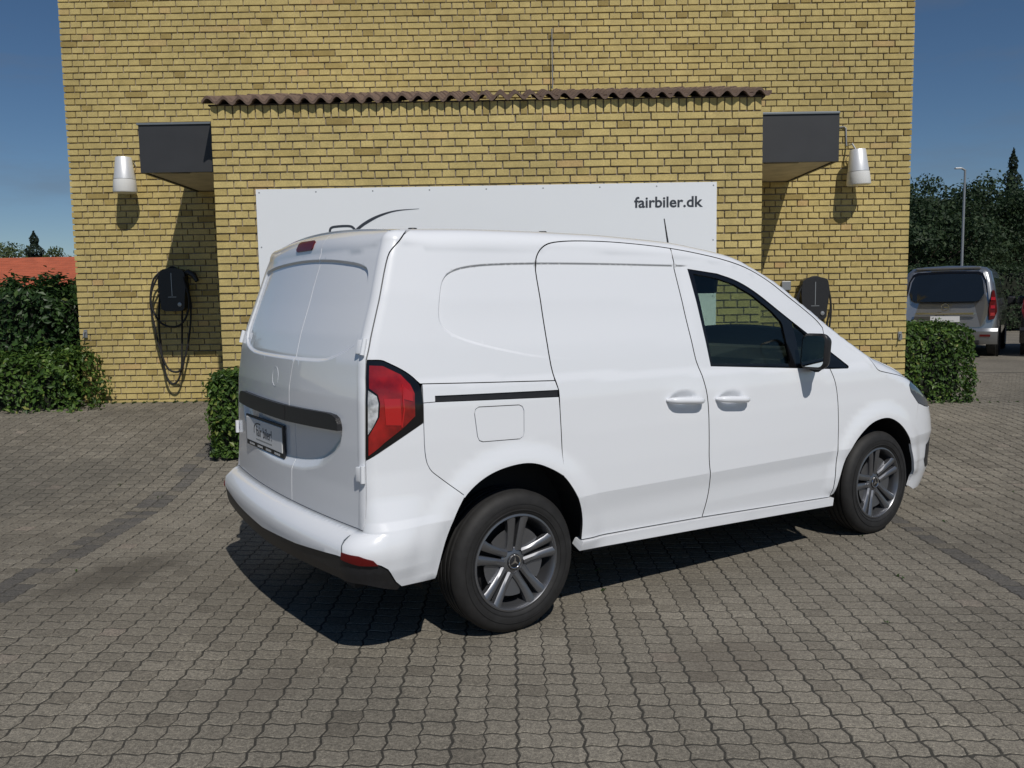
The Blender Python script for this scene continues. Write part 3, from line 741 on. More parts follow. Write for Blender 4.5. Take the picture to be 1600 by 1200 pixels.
WTOP = [(1.139, 1.638), (1.347, 1.615), (1.490, 1.581), (1.632, 1.518), (1.802, 1.414), (2.039, 1.281), (2.205, 1.180)]
WFR = [(2.243, 1.155), (2.36, 1.083), (2.374, 1.070), (2.36, 1.063)]
QS = [(-.463, 1.003), (-.461, .858), (-.440, .803), (-.400, .770), (-.289, .678)]
HOODL = [(2.603, 1.110), (2.65, 1.055), (2.685, 1.030), (2.75, 1.018), (3.052, .975), (3.11, .945)]
CG = chaikin(CG); TAIL = chaikin(TAIL[:-1])+TAIL[-1:]; QS = chaikin(QS); ARCR = chaikin(ARCR); ARCF = chaikin(ARCF); BG = chaikin(BG); SEAM = chaikin(SEAM)
SLIDE = chaikin(SLIDE); FG = chaikin(FG); WTOP = WTOP[:1]+chaikin(WTOP[1:]); WFR = chaikin(WFR); HOODL = chaikin(HOODL); CGL = chaikin(CGL)
def arc_part(A, a, b):
    near = lambda q: min(range(len(A)), key=lambda i: hypot(A[i][0]-q[0], A[i][1]-q[1]))
    i, j = near(a), near(b); return A[i:j+1] if i <= j else A[j:i+1][::-1]
ut = np.arange(2.58, -.53, -.06)
TOPR = [(float(u), float(ttop(u)[0])-.002) for u in ut]

bs = panel('body_side', TOPR+[(-.556, float(ttop(-.556)[0])-.002)]+CG+[p for p in TAIL[1:] if p[1] > 1.166]+[(-.475, 1.160), (.212, 1.130)]+SLIDE[::-1]+SEAM[1:]+[(2.205, 1.182)]+WFR+FG+arc_part(ARCF, (2.262, .30), (3.021, .55))[1:]+[(3.153, .795), (3.073, .874), (3.062, .915), (3.11, .943)]+HOODL[::-1][1:], van, darkrim=True)
panel('rail_cover', [(-.465, 1.160), (.212, 1.130), (.227, 1.087), (-.407, 1.107), (-.407, 1.083), (-.463, 1.083)], van, gap=.0015)
panel('door_rail', [(-.407, 1.107), (.227, 1.087), (.226, 1.057), (-.407, 1.083)], van, 'plastic', gap=.001, off=-.006)
FUEL = [(-.223, 1.02), (-.217, 1.037), (-.20, 1.046), (.008, 1.038), (.024, 1.03), (.032, 1.012), (.028, .915), (.022, .897), (.005, .888), (-.185, .895), (-.203, .902), (-.212, .92)]
panel('quarter_panel', [(-.463, 1.083), (-.407, 1.083), (.226, 1.057)]+SLIDE2[1:]+arc_part(ARCR, (.236, .692), (-.289, .678))[1:]+QS[::-1][1:], van, holes=[FUEL], gap=.0016)
panel('fuel_flap', FUEL, van, gap=.002)
sd = panel('sliding_door', SLIDE[::-1]+BG[1:]+[(.718, .361), (.352, .370)]+arc_part(ARCR, (.352, .370), (.236, .692))[1:]+SLIDE2[::-1][1:], van, darkrim=True)
fd = panel('front_door', BG+[(2.238, .30)]+FG[::-1]+[(1.224, 1.140)]+WTOP+[(2.203, 1.305)]+SEAM[::-1][1:-1], van, darkrim=True)
panel('sill', [(.352, .366), (.718, .357), (1.168, .343), (2.262, .296), (2.258, .246), (1.2, .286), (.342, .316)], van, gap=.002, off=.014, thick=.06)
trim = panel('window_trim', [(1.224, 1.140)]+WTOP+WFR, van, 'glossblack', holes=[[(1.178, 1.615), (1.333, 1.594), (1.47, 1.560), (1.607, 1.500), (1.756, 1.408), (1.826, 1.350), (1.836, 1.33), (1.862, 1.13), (1.855, 1.117), (1.25, 1.152), (1.238, 1.162)], [(1.925, 1.345), (2.09, 1.235), (2.105, 1.21), (2.06, 1.118), (1.955, 1.122)]], gap=.001, off=-.005)
panel('window_glass', [(1.170, 1.622), (1.333, 1.602), (1.47, 1.568), (1.615, 1.507), (1.762, 1.413), (1.835, 1.356), (1.845, 1.33), (1.872, 1.12), (1.86, 1.108), (1.245, 1.145), (1.228, 1.16)], van, 'glass', gap=0, off=-.012, thick=.003, back='glass', grid=.08)
panel('quarter_glass', [(1.915, 1.352), (2.096, 1.24), (2.112, 1.21), (2.065, 1.110), (1.945, 1.113)], van, 'glass', gap=0, off=-.012, thick=.003, back='glass', grid=.08)
# tail light
tl = panel('tail_light', TAIL, van, 'glossblack', gap=.0015, thick=.03)
panel('red_lens', [(-.692, 1.246), (-.641, 1.242), (-.563, 1.204), (-.522, 1.163), (-.503, 1.124), (-.503, 1.033), (-.554, .99), (-.637, .936), (-.698, .888), (-.697, .965), (-.678, 1.0), (-.656, 1.041), (-.652, 1.096), (-.662, 1.13), (-.693, 1.156)], tl, 'red', gap=0, off=.005, thick=.004)
panel('clear_lens', [(-.697, 1.148), (-.666, 1.124), (-.659, 1.096), (-.663, 1.041), (-.682, 1.001), (-.699, .972)], tl, 'clear', gap=0, off=.005, thick=.004)
panel('light_bar', [(-.637, 1.112), (-.568, 1.108), (-.563, 1.0), (-.63, 1.006)], tl, 'redbright', gap=0, off=.0075, thick=.002)
panel('light_bar', [(-.552, 1.156), (-.514, 1.128), (-.512, 1.094), (-.552, 1.105)], tl, 'redbright', gap=0, off=.0075, thick=.002)
panel('light_rim', [(-.560, 1.165), (-.556, 1.165), (-.549, 1.06), (-.560, .992), (-.566, .992), (-.555, 1.06)], tl, 'redbright', gap=0, off=.0085, thick=.002, step=.01)
# bumper
BDL = [(u, .584) for u in (-2.51, -2.24, -2.001, -1.62, -1.43, -1.125, -.843, -.724)]
mU = lambda l: [(2*UC-u, t) for u, t in l]
LOWR = [(-.74, .488), (-.70, .482), (-.672, .455), (-.645, .415), (-.618, .372), (-.59, .345)]
full = [(-.712, .868), (-.463, 1.003)]+QS[1:]+arc_part(ARCR, (-.289, .678), (-.418, .340))[1:]+LOWR[::-1]+[(-1.155, .452), (-1.62, .432)]
fullL = mU(full[:-1])[::-1]
bp_ = panel('rear_bumper', full+fullL+[(2*UC+.724, .584)]+BDL[1:-1]+[(-.724, .584), (-.714, .64)], van, gap=.002)
panel('lower_trim', LOWR+[(-.605, .33), (-.655, .345), (-.70, .375), (-.76, .385), (-1.155, .372), (-1.62, .357)]+mU([(-1.155, .372), (-.76, .385), (-.70, .375), (-.655, .345), (-.605, .33)]) [::1]+mU(LOWR)[::-1]+mU([(-1.155, .452)])+[(-1.62, .432), (-1.155, .452)], van, 'plastic', gap=.001, off=-.006)
for mm in (False, True):
    q = [(-.742, .508), (-.708, .502), (-.684, .480), (-.676, .458), (-.706, .462), (-.740, .480)]
    panel('reflector', mU(q) if mm else q, bp_, 'reddark', gap=0, off=.0035, thick=.006, step=.01)
panel('bumper_join', [(-.7555, .572), (-.7525, .572), (-.7375, .492), (-.7405, .492)], bp_, 'flash', gap=0, off=.0004, thick=.001, step=.01)
# rear doors
SPL = [(-1.40, 1.68), (-1.415, 1.58), (-1.415, 1.25), (-1.44, 1.18), (-1.458, 1.12), (-1.458, 1.0), (-1.44, .755), (-1.435, .584)]
topd = lambda a, b: [(float(u), float(ttop(u)[0])-.006) for u in np.linspace(a, b, 10)]
doorR = [(-.605, float(ttop(-.605)[0])-.010), (-.592, 1.822)]+CG+CGL[1:]+BDL[::-1][1:4]+SPL[::-1]+[(-1.395, float(ttop(-1.395)[0])-.006)]+topd(-1.3, -.64)
doorL = mU([(-.605, float(ttop(-.605)[0])-.010), (-.592, 1.822)]+CG+CGL[1:])+[(-2.24, .584), (-2.001, .584), (-1.62, .584)]+SPL[::-1]+[(-1.395, float(ttop(-1.395)[0])-.006)]+topd(-1.5, 2*UC+.64)
rdR = panel('rear_door', doorR, van, gap=.003); rdL = panel('rear_door', doorL, van, gap=.003)
barR = [(-.985, 1.038), (-.930, 1.034), (-.900, 1.022), (-.886, 1.0), (-.886, .972), (-1.10, .966), (-1.452, .958), (-1.452, 1.03)]
barL = [(-1.466, 1.03), (-1.466, .958), (-2.10, .96), (-2.352, .965), (-2.352, .995), (-2.338, 1.018), (-2.308, 1.03), (-2.25, 1.034)]
panel('handle_bar', barR, rdR, 'plastic', gap=0, off=.022, thick=.075, feat=False); panel('handle_bar', barL, rdL, 'plastic', gap=0, off=.022, thick=.075, feat=False)
panel('brake_light', [(-1.80, 1.788), (-1.79, 1.798), (-1.765, 1.80), (-1.545, 1.797), (-1.528, 1.79), (-1.525, 1.755), (-1.54, 1.747), (-1.78, 1.748), (-1.80, 1.76)], rdL, 'reddark', gap=0, off=.006, thick=.012)
panel('star_emblem', ell(-1.675, 1.149, .048, .048, 28), rdL, 'paint', holes=[ell(-1.675, 1.149, .044, .044, 28)], gap=0, off=.0007, thick=.003)
def frame_at(u, t, feat=True, off=0.):
    p = S(u, t, feat, off)[0]; n = normals(lambda a, b: S(a, b, feat), np.array([u]), np.array([t]))[0]
    n = Vector(n); z = Vector((0, 0, 1)); x = z.cross(n).normalized(); zz = n.cross(x)
    return Matrix((x, n, zz)).transposed().to_4x4(), Vector(p)
def at_surface(o, u, t, off=0., feat=True):
    R, p = frame_at(u, t, feat, off); o.data.transform(Matrix.Translation(p) @ R); return o
for d_, (u, t) in ((rdR, (-.735, 1.317)), (rdR, (-.735, .812)), (rdL, (2*UC+.735, 1.317)), (rdL, (2*UC+.735, .812))):
    h_ = MB().box((-.020, -.004, -.030), (.016, .015, .030), .006).tube([(.017, .008, -.034), (.017, .008, .034)], .010, 12).build('hinge', 'paint', d_, True); at_surface(h_, u, t)
# number plate in its recess
pl = MB().box((-.285, 0, -.062), (.285, .012, .062), .003).build('number_plate', 'plate', rdL); pfm, pp = frame_at(-1.885, .845, True, .006)
Rz = Matrix.Rotation(radians(90), 4, 'Z')
PM = Matrix.Translation(pp) @ Matrix(((0, 1, 0, 0), (-1, 0, 0, 0), (0, 0, 1, 0), (0, 0, 0, 1))).inverted()
pR = Matrix(((0., -1, 0, pp.x-.008), (-1., 0, 0, pp.y), (0, 0, 1, pp.z), (0, 0, 0, 1)))
# local x of the plate runs to the van's right (-y), local y points rearward (-x)
pl.data.transform(pR); pl.data.flip_normals() if pR.determinant() < 0 else None
fm = MB().box((-.297, -.002, -.088), (.297, .009, -.0625), .002).box((-.297, -.002, .0625), (.297, .009, .073), .002).box((-.297, -.002, -.0625), (-.2855, .009, .0625)).box((.2855, -.002, -.0625), (.297, .009, .0625))
fm = fm.build('plate_frame', 'plastic', pl); fm.data.transform(pR); fm.data.flip_normals() if pR.determinant() < 0 else None
tR = pR @ Matrix(((1, 0, 0, -.115), (0, 0, 1, .0125), (0, 1, 0, -.022), (0, 0, 0, 1)))
text_mesh('plate_lettering', 'fair biler!', .075, 'platetext', pl, tR, .0004, .0004, .25)
sw = catmull([(-.15, -.012), (-.145, .018), (-.12, .036), (-.08, .042), (-.04, .04)], 5); V_, F_ = ribbon(sw, [.006]*len(sw), 0)
s_ = mk('plate_swoosh', [(x, .0135-y, z) for x, y, z in V_], F_, 'platetext', pl); s_.data.transform(pR)
db = MB()
for g in range(4):
    for k in range(7): x = -.245+g*.135+k*.0125; db.box((x, .0095, -.081), (x+.007+.003*((k*g) % 2), .0098, -.070))
db = db.build('frame_print', 'plate', pl); db.data.transform(pR)
db = MB()
for k in range(16): x = -.12+k*.016; db.box((x, .0122, -.045), (x+.011, .0124, -.038))
db = db.build('plate_small_print', 'flash', pl); db.data.transform(pR)

# ---- roof, windscreen, bonnet
def edge_xy(u0, u1, n, dz=0): 
    us = np.linspace(u0, u1, n); p = S(us, ttop(us)-.002, False); return [(float(a), float(b)) for a, b, c in p]
er = edge_xy(-1.61, 1.45, 60); loop = er+[(x, -y) for x, y in er[::-1]]
panel('roof', loop, van, fn=ROOF, gap=0, step=.08, grid=.08, uf=[(-.7, -.4, .03)], tf=[(-.75, -.6, .04)], thick=.02)
ew = edge_xy(1.50, 2.61, 24); loop = ew+[(x, -y) for x, y in ew[::-1]]
inner = [(x+(.03 if k == 0 else 0), y*.93) for k, (x, y) in enumerate(ew)]; inner = [p for p in inner if p[0] < 2.47]
panel('screen_surround', loop, van, 'glossblack', holes=[inner+[(x, -y) for x, y in inner[::-1]]], fn=ROOF, gap=.002, step=.06, grid=.06, uf=[], tf=[])
panel('windscreen', inner+[(x, -y) for x, y in inner[::-1]], van, 'glass', fn=ROOF, gap=-.004, step=.06, grid=.08, uf=[], tf=[], thick=.004, back='glass')
FL = lambda u: min(.93, float(ttop(u)[0])-.05)
eh = edge_xy(2.60, 4.44, 40); loop = eh+[(x, -y) for x, y in eh[::-1]]
hood = panel('bonnet', loop, van, fn=ROOF, gap=.001, step=.06, grid=.06, uf=[], tf=[])
uh = np.arange(2.62, 4.45, .08); hl = HOODL+[(float(u), FL(u)) for u in np.linspace(3.25, 4.44, 12)]
lip = panel('bonnet_edge', hl+[(float(u), float(ttop(u)[0])-.001) for u in uh[::-1]], hood, gap=.002); mirrored(lip, hood)
hd = panel('headlight', [(3.062, .915), (3.073, .874), (3.153, .795), (3.251, .765), (3.45, .735), (3.55, FL(3.55)), (3.4, FL(3.4)), (3.25, FL(3.25)), (3.11, .943)], van, 'headlens', gap=.002, thick=.03)
fb = panel('front_bumper', [(3.021, .550), (3.153, .795), (3.251, .765), (3.45, .735), (3.55, FL(3.55)), (3.8, FL(3.8)), (4.1, FL(4.1)), (4.44, FL(4.44)), (4.44, .2), (3.2, .215), (3.105, .25)]+arc_part(ARCF, (3.105, .25), (3.021, .550))[1:-1], van)
panel('corner_vent', [(3.285, .50), (3.40, .53), (3.52, .50), (3.52, .36), (3.31, .345), (3.28, .40)], fb, 'plastic', gap=0, off=.004, thick=.006)
panel('grille', [(3.70, .48), (4.44, .46), (4.44, FL(4.44)-.03), (3.62, FL(3.62)-.05)], fb, 'glossblack', gap=0, off=.005, thick=.01)
mirrored(fb, van)

# ---- handles
def handle(u0, u1, t0, t1, door):
    us = np.linspace(u0, u1, 15); ts = np.linspace(t0, t1, 15); k = np.linspace(-1, 1, 15)
    p = S(us, ts, False, 0.); nn = normals(lambda a, b: S(a, b, False), us, ts); lift = .034*(1-np.abs(k)**6)+.002
    p = p+nn*lift[:, None]; r = .0175*np.sqrt(np.clip(1-np.abs(k)**8, .12, 1))
    return MB().tube([tuple(a) for a in p], list(r), 14).build('handle', 'paint', door, True)
handle(.888, 1.132, .988, .968, sd); handle(1.236, 1.472, .967, .948, fd)
# ---- door mirror
mr = empty('door_mirror', (0, 0, 0), 0, van)
def rrect(w, h, r, n=6, skew=0.):
    out = []
    for cx, cy, a0 in ((w-r, h-r, 0), (-w+r, h-r, 90), (-w+r, -h+r, 180), (w-r, -h+r, 270)):
        for k in range(n+1):
            a = radians(a0+90*k/n); x, y = cx+r*cos(a), cy+r*sin(a); out.append((x+skew*y, y))
    return out
def loft(rings):
    n = len(rings[0]); V = [p for r in rings for p in r]; F = []
    for i in range(len(rings)-1):
        for k in range(n): F.append((i*n+k, i*n+(k+1) % n, (i+1)*n+(k+1) % n, (i+1)*n+k))
    F += [tuple(range(n))[::-1], tuple(range((len(rings)-1)*n, len(rings)*n))]; return V, F
rings = []
MXc, MYc, MZc = 1.905, -1.005, 1.187
for dx, sc in ((0, .96), (.010, 1.0), (.03, .98), (.055, .88), (.075, .68), (.085, .42)):
    rings.append([(MXc+dx-.10*(y*.4), MYc+y*sc*1.0, MZc+z*sc-dx*.1) for y, z in rrect(.08, .10, .04, skew=-.08)])
V_, F_ = loft(rings); hs = mk('mirror_housing', V_, F_, 'plastic', mr, True)
V_ = [(MXc-.003-.10*(y*.4), MYc+y*.86, MZc+z*.86) for y, z in rrect(.08, .10, .036, skew=-.08)]
mk('mirror_glass', V_, [tuple(range(len(V_)))], 'mirrorglass', hs)
MB().tube([(2.05, -.865, 1.10), (2.02, -.93, 1.095), (1.97, -.98, 1.10)], [.035, .03, .035], 10).build('mirror_arm', 'plastic', hs, True)
# ---- roof plugs and aerial
for x, y in ((-.36, -.66), (.33, -.66)):
    p = ROOF(np.array([x]), np.array([y]))[0]; MB().lathe([(0, .004), (.018, .003), (.022, -.004)], 14).build('roof_plug', 'plastic', van, True, loc=tuple(p))
MB().tube([(1.40, -.40, 1.775), (1.365, -.40, 1.94)], [.006, .003], 8).lathe([(.022, 0), (.018, .03), (.006, .045)], 12, 'z', (1.402, -.40, 1.755)).build('aerial', 'plastic', van, True)

# ---- mirror the right hand panels to the left
for nm in ('body_side', 'rail_cover', 'door_rail', 'quarter_panel', 'fuel_flap', 'sliding_door', 'front_door', 'sill', 'window_trim', 'window_glass', 'quarter_glass', 'tail_light', 'headlight'):
    for o in [k for k in bpy.data.objects if k.parent == van and k.name.split('.')[0] == nm]:
        mirrored(o, van)
ml = empty('door_mirror', (0, 0, 0), 0, van); mirrored(hs, ml)

# ---- underbody, liners, cabin
MB().box((-.62, -.60, .26), (2.25, .60, .36), .01).box((.42, -.83, .275), (2.24, .83, .36)).box((-.74, -.80, .33), (-.45, .80, .56)).box((2.3, -.55, .22), (3.3, .55, .36), .01).build('underbody', 'gapdark', van)  # floor plates; sill and bumper boxes added to block leaking sun
for cx, cz, r in ((-.025, .37, .435), (2.665, .33, .435)):
    for s in (-1, 1):
        V = []; F = []; n = 26
        for k in range(n+1):
            a = radians(-12+204*k/n)
            xx, zz_ = cx+r*cos(a), cz+r*sin(a); yo = float(min(W_(xx, zz_), W_(xx-.03, zz_)))-.03
            for y in (min(.905, yo), .50): V.append((xx, s*y, zz_))
        for k in range(n): F.append((2*k, 2*k+1, 2*k+3, 2*k+2))
        V.append((cx, s*.50, cz)); c = len(V)-1
        for k in range(n): F.append((2*k+1, c, 2*k+3))
        mk('arch_liner', V, F, 'gapdark', van, False)
MB().prism([(-.66, .36), (-.66, 1.0), (-.60, 1.3), (-.47, 1.66), (-.3, 1.70), (.97, 1.70), (.97, .36)], -.70, .70, 'y').build('cargo_light_block', 'gapdark', van)  # unseen box added inside the body to stop sun leaking through panel gaps
MB().prism([(-.83, .34), (-.83, 1.15), (-.70, 1.70), (.70, 1.70), (.83, 1.15), (.83, .34)], .98, 1.0, 'x').build('bulkhead', 'cabin', van)
dash = MB(); dash.prism([(1.80, .5), (1.78, 1.02), (1.85, 1.13), (2.0, 1.185), (2.30, 1.18), (2.46, 1.08), (2.45, .5)], -.82, .82, 'y'); dash.build('dashboard', 'cabin', van)
MB().prism([(1.82, 1.12), (1.87, 1.215), (2.02, 1.235), (2.10, 1.19)], .18, .58, 'y').build('instrument_hood', 'cabin', van)
V = MB(); ring = [(1.70+.06*sin(a)*.9, .38+.18*cos(a), 1.03+.17*sin(a)) for a in np.linspace(0, 2*pi, 25)]
V.tube(ring, .014, 8, False).tube([(1.70, .2, 1.03), (1.71, .38, 1.02), (1.70, .56, 1.03)], .02, 6).tube([(1.71, .38, 1.02), (1.9, .38, .98)], .03, 8).build('steering_wheel', 'cabin', van, True)
for y in (-.42, .42):
    st = MB().box((1.08, y-.25, .45), (1.55, y+.25, .68), .05).build('seat', 'cabin', van)
    MB().box((1.02, y-.24, .66), (1.14, y+.24, 1.24), .04).build('backrest', 'cabin', st)
    MB().box((1.02, y-.13, 1.28), (1.11, y+.13, 1.45), .035).tube([(1.07, y-.06, 1.2), (1.07, y-.06, 1.3)], .008, 6).tube([(1.07, y+.06, 1.2), (1.07, y+.06, 1.3)], .008, 6).build('headrest', 'cabin', st)
    MB().box((1.46, y-.27, 1.515), (1.49, y+.2, 1.645), .012).build('sun_visor', 'cabin', van)
MB().box((1.60, -.13, 1.49), (1.63, .13, 1.57), .012).tube([(1.62, 0, 1.57), (1.68, 0, 1.66)], .012, 8).build('interior_mirror', 'cabin', van)
MB().box((1.0, -.72, 1.70), (1.50, .72, 1.715)).build('headliner', 'cabin', van)

# ---- wheels
def wheel(x, yc, side, rot):
    w = empty('wheel', (x, yc, .322), 0, van); w.rotation_euler = (0, rot, 0)
    s = side                                             # outward sign in y
    T = [(.222, .088), (.232, .097), (.262, .103), (.292, .098), (.308, .090), (.316, .080), (.3225, .070)]
    prof = T[:]
    for g in (.050, .018, -.018, -.050): prof += [(.3245, g+.007), (.3165, g+.0055), (.3165, g-.0055), (.3245, g-.007)]
    prof += [(r, -y) for r, y in T[::-1]]
    ty = MB().lathe([(r, s*h) for r, h in prof], 72, 'y').build('tyre', 'rubber', w, True)
    lt = MB().lathe([(.268, s*.1032), (.268, s*.1044), (.273, s*.1044), (.273, s*.1030)], 72, 'y').lathe([(.238, s*.0985), (.239, s*.1015), (.243, s*.1015), (.244, s*.0995)], 72, 'y').build('sidewall_ring', 'rubber', ty, True)
    rim = MB().lathe([(.224, s*.086), (.222, s*.094), (.214, s*.096), (.207, s*.088), (.203, s*.06), (.192, s*.0), (.195, s*-.08), (.215, s*-.088)], 64, 'y').build('rim', 'alloy', w, True)
    MB().lathe([(0, s*.018), (.17, s*.018), (.19, s*.0)], 40, 'y').build('brake_disc', 'alloydark', rim, True)
    sp = []
    for k in range(5):
        a0 = 2*pi*k/5+radians(90)
        for d in (-1, 1):
            V = []; F = []
            st_ = [(.050, .023*d, .019, .066), (.085, .023*d, .0165, .070), (.13, .026*d, .0175, .077), (.175, .031*d, .020, .084), (.209, .038*d, .024, .089)]
            for r, o_, hw, y in st_:
                for q, dy in ((-1, -.030), (-1, -.004), (-.45, .004), (.45, .004), (1, -.004), (1, -.030)):
                    lx, lz = r, o_+q*hw
                    V.append((lx*cos(a0)-lz*sin(a0), s*(y+dy), lx*sin(a0)+lz*cos(a0)))
            for i in range(len(st_)-1):
                for q in range(6): F.append((i*6+q, i*6+(q+1) % 6, (i+1)*6+(q+1) % 6, (i+1)*6+q))
            F += [tuple(range(6)), tuple(range((len(st_)-1)*6, len(st_)*6))]
            MB().add(V, F).build('spoke', 'alloy', rim, True)
        # recessed web between spoke pairs
        am = a0+2*pi/10; web = []
        for r, hw in ((.04, .5), (.08, .42), (.125, .36), (.158, .27)):
            web.append([(r*cos(am+q*hw), s*(.052+.10*(r-.04)), r*sin(am+q*hw)) for q in (-1, -.5, 0, .5, 1)])
        V = [p for r in web for p in r]; F = [(i*5+k2, i*5+k2+1, (i+1)*5+k2+1, (i+1)*5+k2) for i in range(3) for k2 in range(4)]
        MB().add(V, F).build('web', 'alloy', rim, True)
        ab = a0+radians(36); bx_ = (.052*cos(ab), 0, .052*sin(ab))
        MB().lathe([(.0, s*.060), (.0085, s*.060), (.0095, s*.050)], 8, 'y', bx_).build('wheel_bolt', 'alloydark', rim, True)
    MB().lathe([(.0, s*.066), (.050, s*.066), (.064, s*.056), (.066, s*.04)], 30, 'y').build('hub', 'alloy', rim, True)
    cap = MB().lathe([(0, s*.074), (.028, s*.074), (.034, s*.070), (.036, s*.066)], 28, 'y').build('centre_cap', 'alloydark', w, True)
    MB().lathe([(.027, s*.0742), (.029, s*.0758), (.032, s*.0758), (.0335, s*.0722)], 28, 'y').build('cap_ring', 'chrome', cap, True)
    star = []
    for k in range(6):
        a = radians(90+60*k); r = .027 if k % 2 == 0 else .0055; star.append((r*cos(a), r*sin(a)))
    MB().prism(star, s*.0742, s*.0762, 'y').build('star_mark', 'chrome', cap)
    return w
wheel(0, -.798, -1, radians(4)); wheel(2.716, -.798, -1, radians(-9)); wheel(0, .798, 1, radians(20)); wheel(2.716, .798, 1, radians(50))
# ------------------------------------------------------------------ vegetation
def leaf_mesh(name, P, Nn, size, mat_, tint, asp=.55):
    """one folded leaf (two triangles per half) at each point"""
    n = len(P); r = rng.normal(size=(n, 3)); Nn = Nn+r*.55; Nn /= np.linalg.norm(Nn, axis=1)[:, None]
    a = np.cross(Nn, rng.normal(size=(n, 3))); a /= np.linalg.norm(a, axis=1)[:, None]; b = np.cross(Nn, a)
    L = (size*rng.uniform(.6, 1.35, n))[:, None]; Wd = L*asp
    V = np.stack([P-a*L*.5, P+b*Wd*.5+Nn*L*.10, P+a*L*.5, P-b*Wd*.5+Nn*L*.10], 1).reshape(-1, 3)
    i = np.arange(n)[:, None]*4; F = np.concatenate([i+np.array([[0, 1, 2]]), i+np.array([[0, 2, 3]])], 1).reshape(-1, 3)
    return mesh_np(name, V, F, mat_, np.repeat(tint, 4))
def lump(P, sc, amp, seed=0):
    q = np.random.default_rng(seed); d = np.zeros(len(P))
    for k in range(5):
        w = q.normal(size=3)*sc*(1+.6*k); d += np.sin(P@w+q.uniform(0, 6))/(1+.5*k)
    return d*amp*.5
def hedge(name, label, lo, hi, n, size, m, cat='hedge', group=None, rough=.05, seed=1, rz=0., roundk=3.5):
    lo = np.array(lo, float); hi = np.array(hi, float); c = (lo+hi)/2; h = (hi-lo)/2; base = np.array([c[0], c[1], lo[2]])
    o = empty(name, tuple(base), rz); tag(o, label, cat, group)
    d = rng.normal(size=(n, 3)); d[:, 2] = np.abs(d[:, 2])*1.0 - .35*np.abs(d[:, 2])*(rng.random(n) < .5)
    # sample the box surface (superellipsoid) evenly enough
    f = rng.integers(0, 100, n); ar = np.array([h[1]*h[2], h[1]*h[2], h[0]*h[2], h[0]*h[2], 1.2*h[0]*h[1]]); cum = np.cumsum(ar)/ar.sum()
    k = np.searchsorted(cum, rng.random(n)); u, v = rng.uniform(-1, 1, (2, n)); Q = np.zeros((n, 3)); N = np.zeros((n, 3))
    for q, (ax, s) in enumerate(((0, -1), (0, 1), (1, -1), (1, 1), (2, 1))):
        mk_ = k == q; oth = [a for a in range(3) if a != ax]; Q[mk_, ax] = s; Q[mk_, oth[0]] = u[mk_]; Q[mk_, oth[1]] = v[mk_]; N[mk_, ax] = s
    # round the corners
    s = (np.abs(Q[:, 0])**roundk*.5+np.abs(Q[:, 1])**roundk*.5+np.abs(np.clip(Q[:, 2], 0, 1))**roundk*.5); s = 1/np.maximum(1, s*1.15)**(1/roundk); Q *= np.stack([s, s, np.where(Q[:, 2] > 0, s, 1)], 1)
    P = Q*h+(0, 0, h[2]); dep = rng.exponential(rough*.8, n); P += N*(lump(P, 5, rough, seed)+rng.normal(0, rough*.35, n)-dep)[:, None]; P[:, 2] = np.maximum(P[:, 2], .015)
    t = np.clip(.5+rng.normal(0, .2, n)+lump(P, 9, .16, seed+3), 0, .93); t = np.where(rng.random(n) < .012, 1, t)
    fo = bpy.data.objects.new('foliage', leaf_mesh('foliage', P, N+(0, 0, .35), size, m, t)); tag(fo, None, None, kind='stuff'); link(fo, o)
    # woody core and stems
    MB().box((-h[0]*.80, -h[1]*.72, .06), (h[0]*.80, h[1]*.72, h[2]*2*.88), min(h[0], h[1])*.3).build('core', 'soil', o)
    st = MB()
    for q in range(max(3, int(h[0]*5))):
        x = -h[0]*.7+1.4*h[0]*rng.random(); y = -h[1]*.5+h[1]*rng.random(); st.tube([(x, y, -.06), (x+.03, y, .3), (x-.02, y+.02, h[2]*1.2)], [.02, .015, .008], 6)
    st.build('stem', 'bark', o); return o
hedge('clipped_hedge', 'low clipped box hedge between the brick corner and parked silver car', (4.40, 9.85, g1(5, 10)), (5.42, 10.9, g1(5, 10)+.89), 9500, .050, 'leaf', group='low clipped hedges', seed=4)
hedge('clipped_hedge', 'low clipped box hedge at the bay corner behind the van rear', (-2.63, 7.26, .17), (-2.08, 7.66, .92), 6000, .048, 'leaf', group='low clipped hedges', seed=9, roundk=3)
hedge('tall_hedge', 'tall dark laurel hedge beside the brick wall below the red roof', (-10.5, 9.60, .36), (-4.90, 11.2, 1.78), 30000, .075, 'leafdark', rough=.10, seed=2)
hedge('ground_shrub', 'low spreading shrub at the foot of the tall hedge', (-8.6, 8.95, .30), (-4.50, 9.85, 1.0), 17000, .06, 'leaf', 'shrub', rough=.09, seed=6, roundk=2.4)

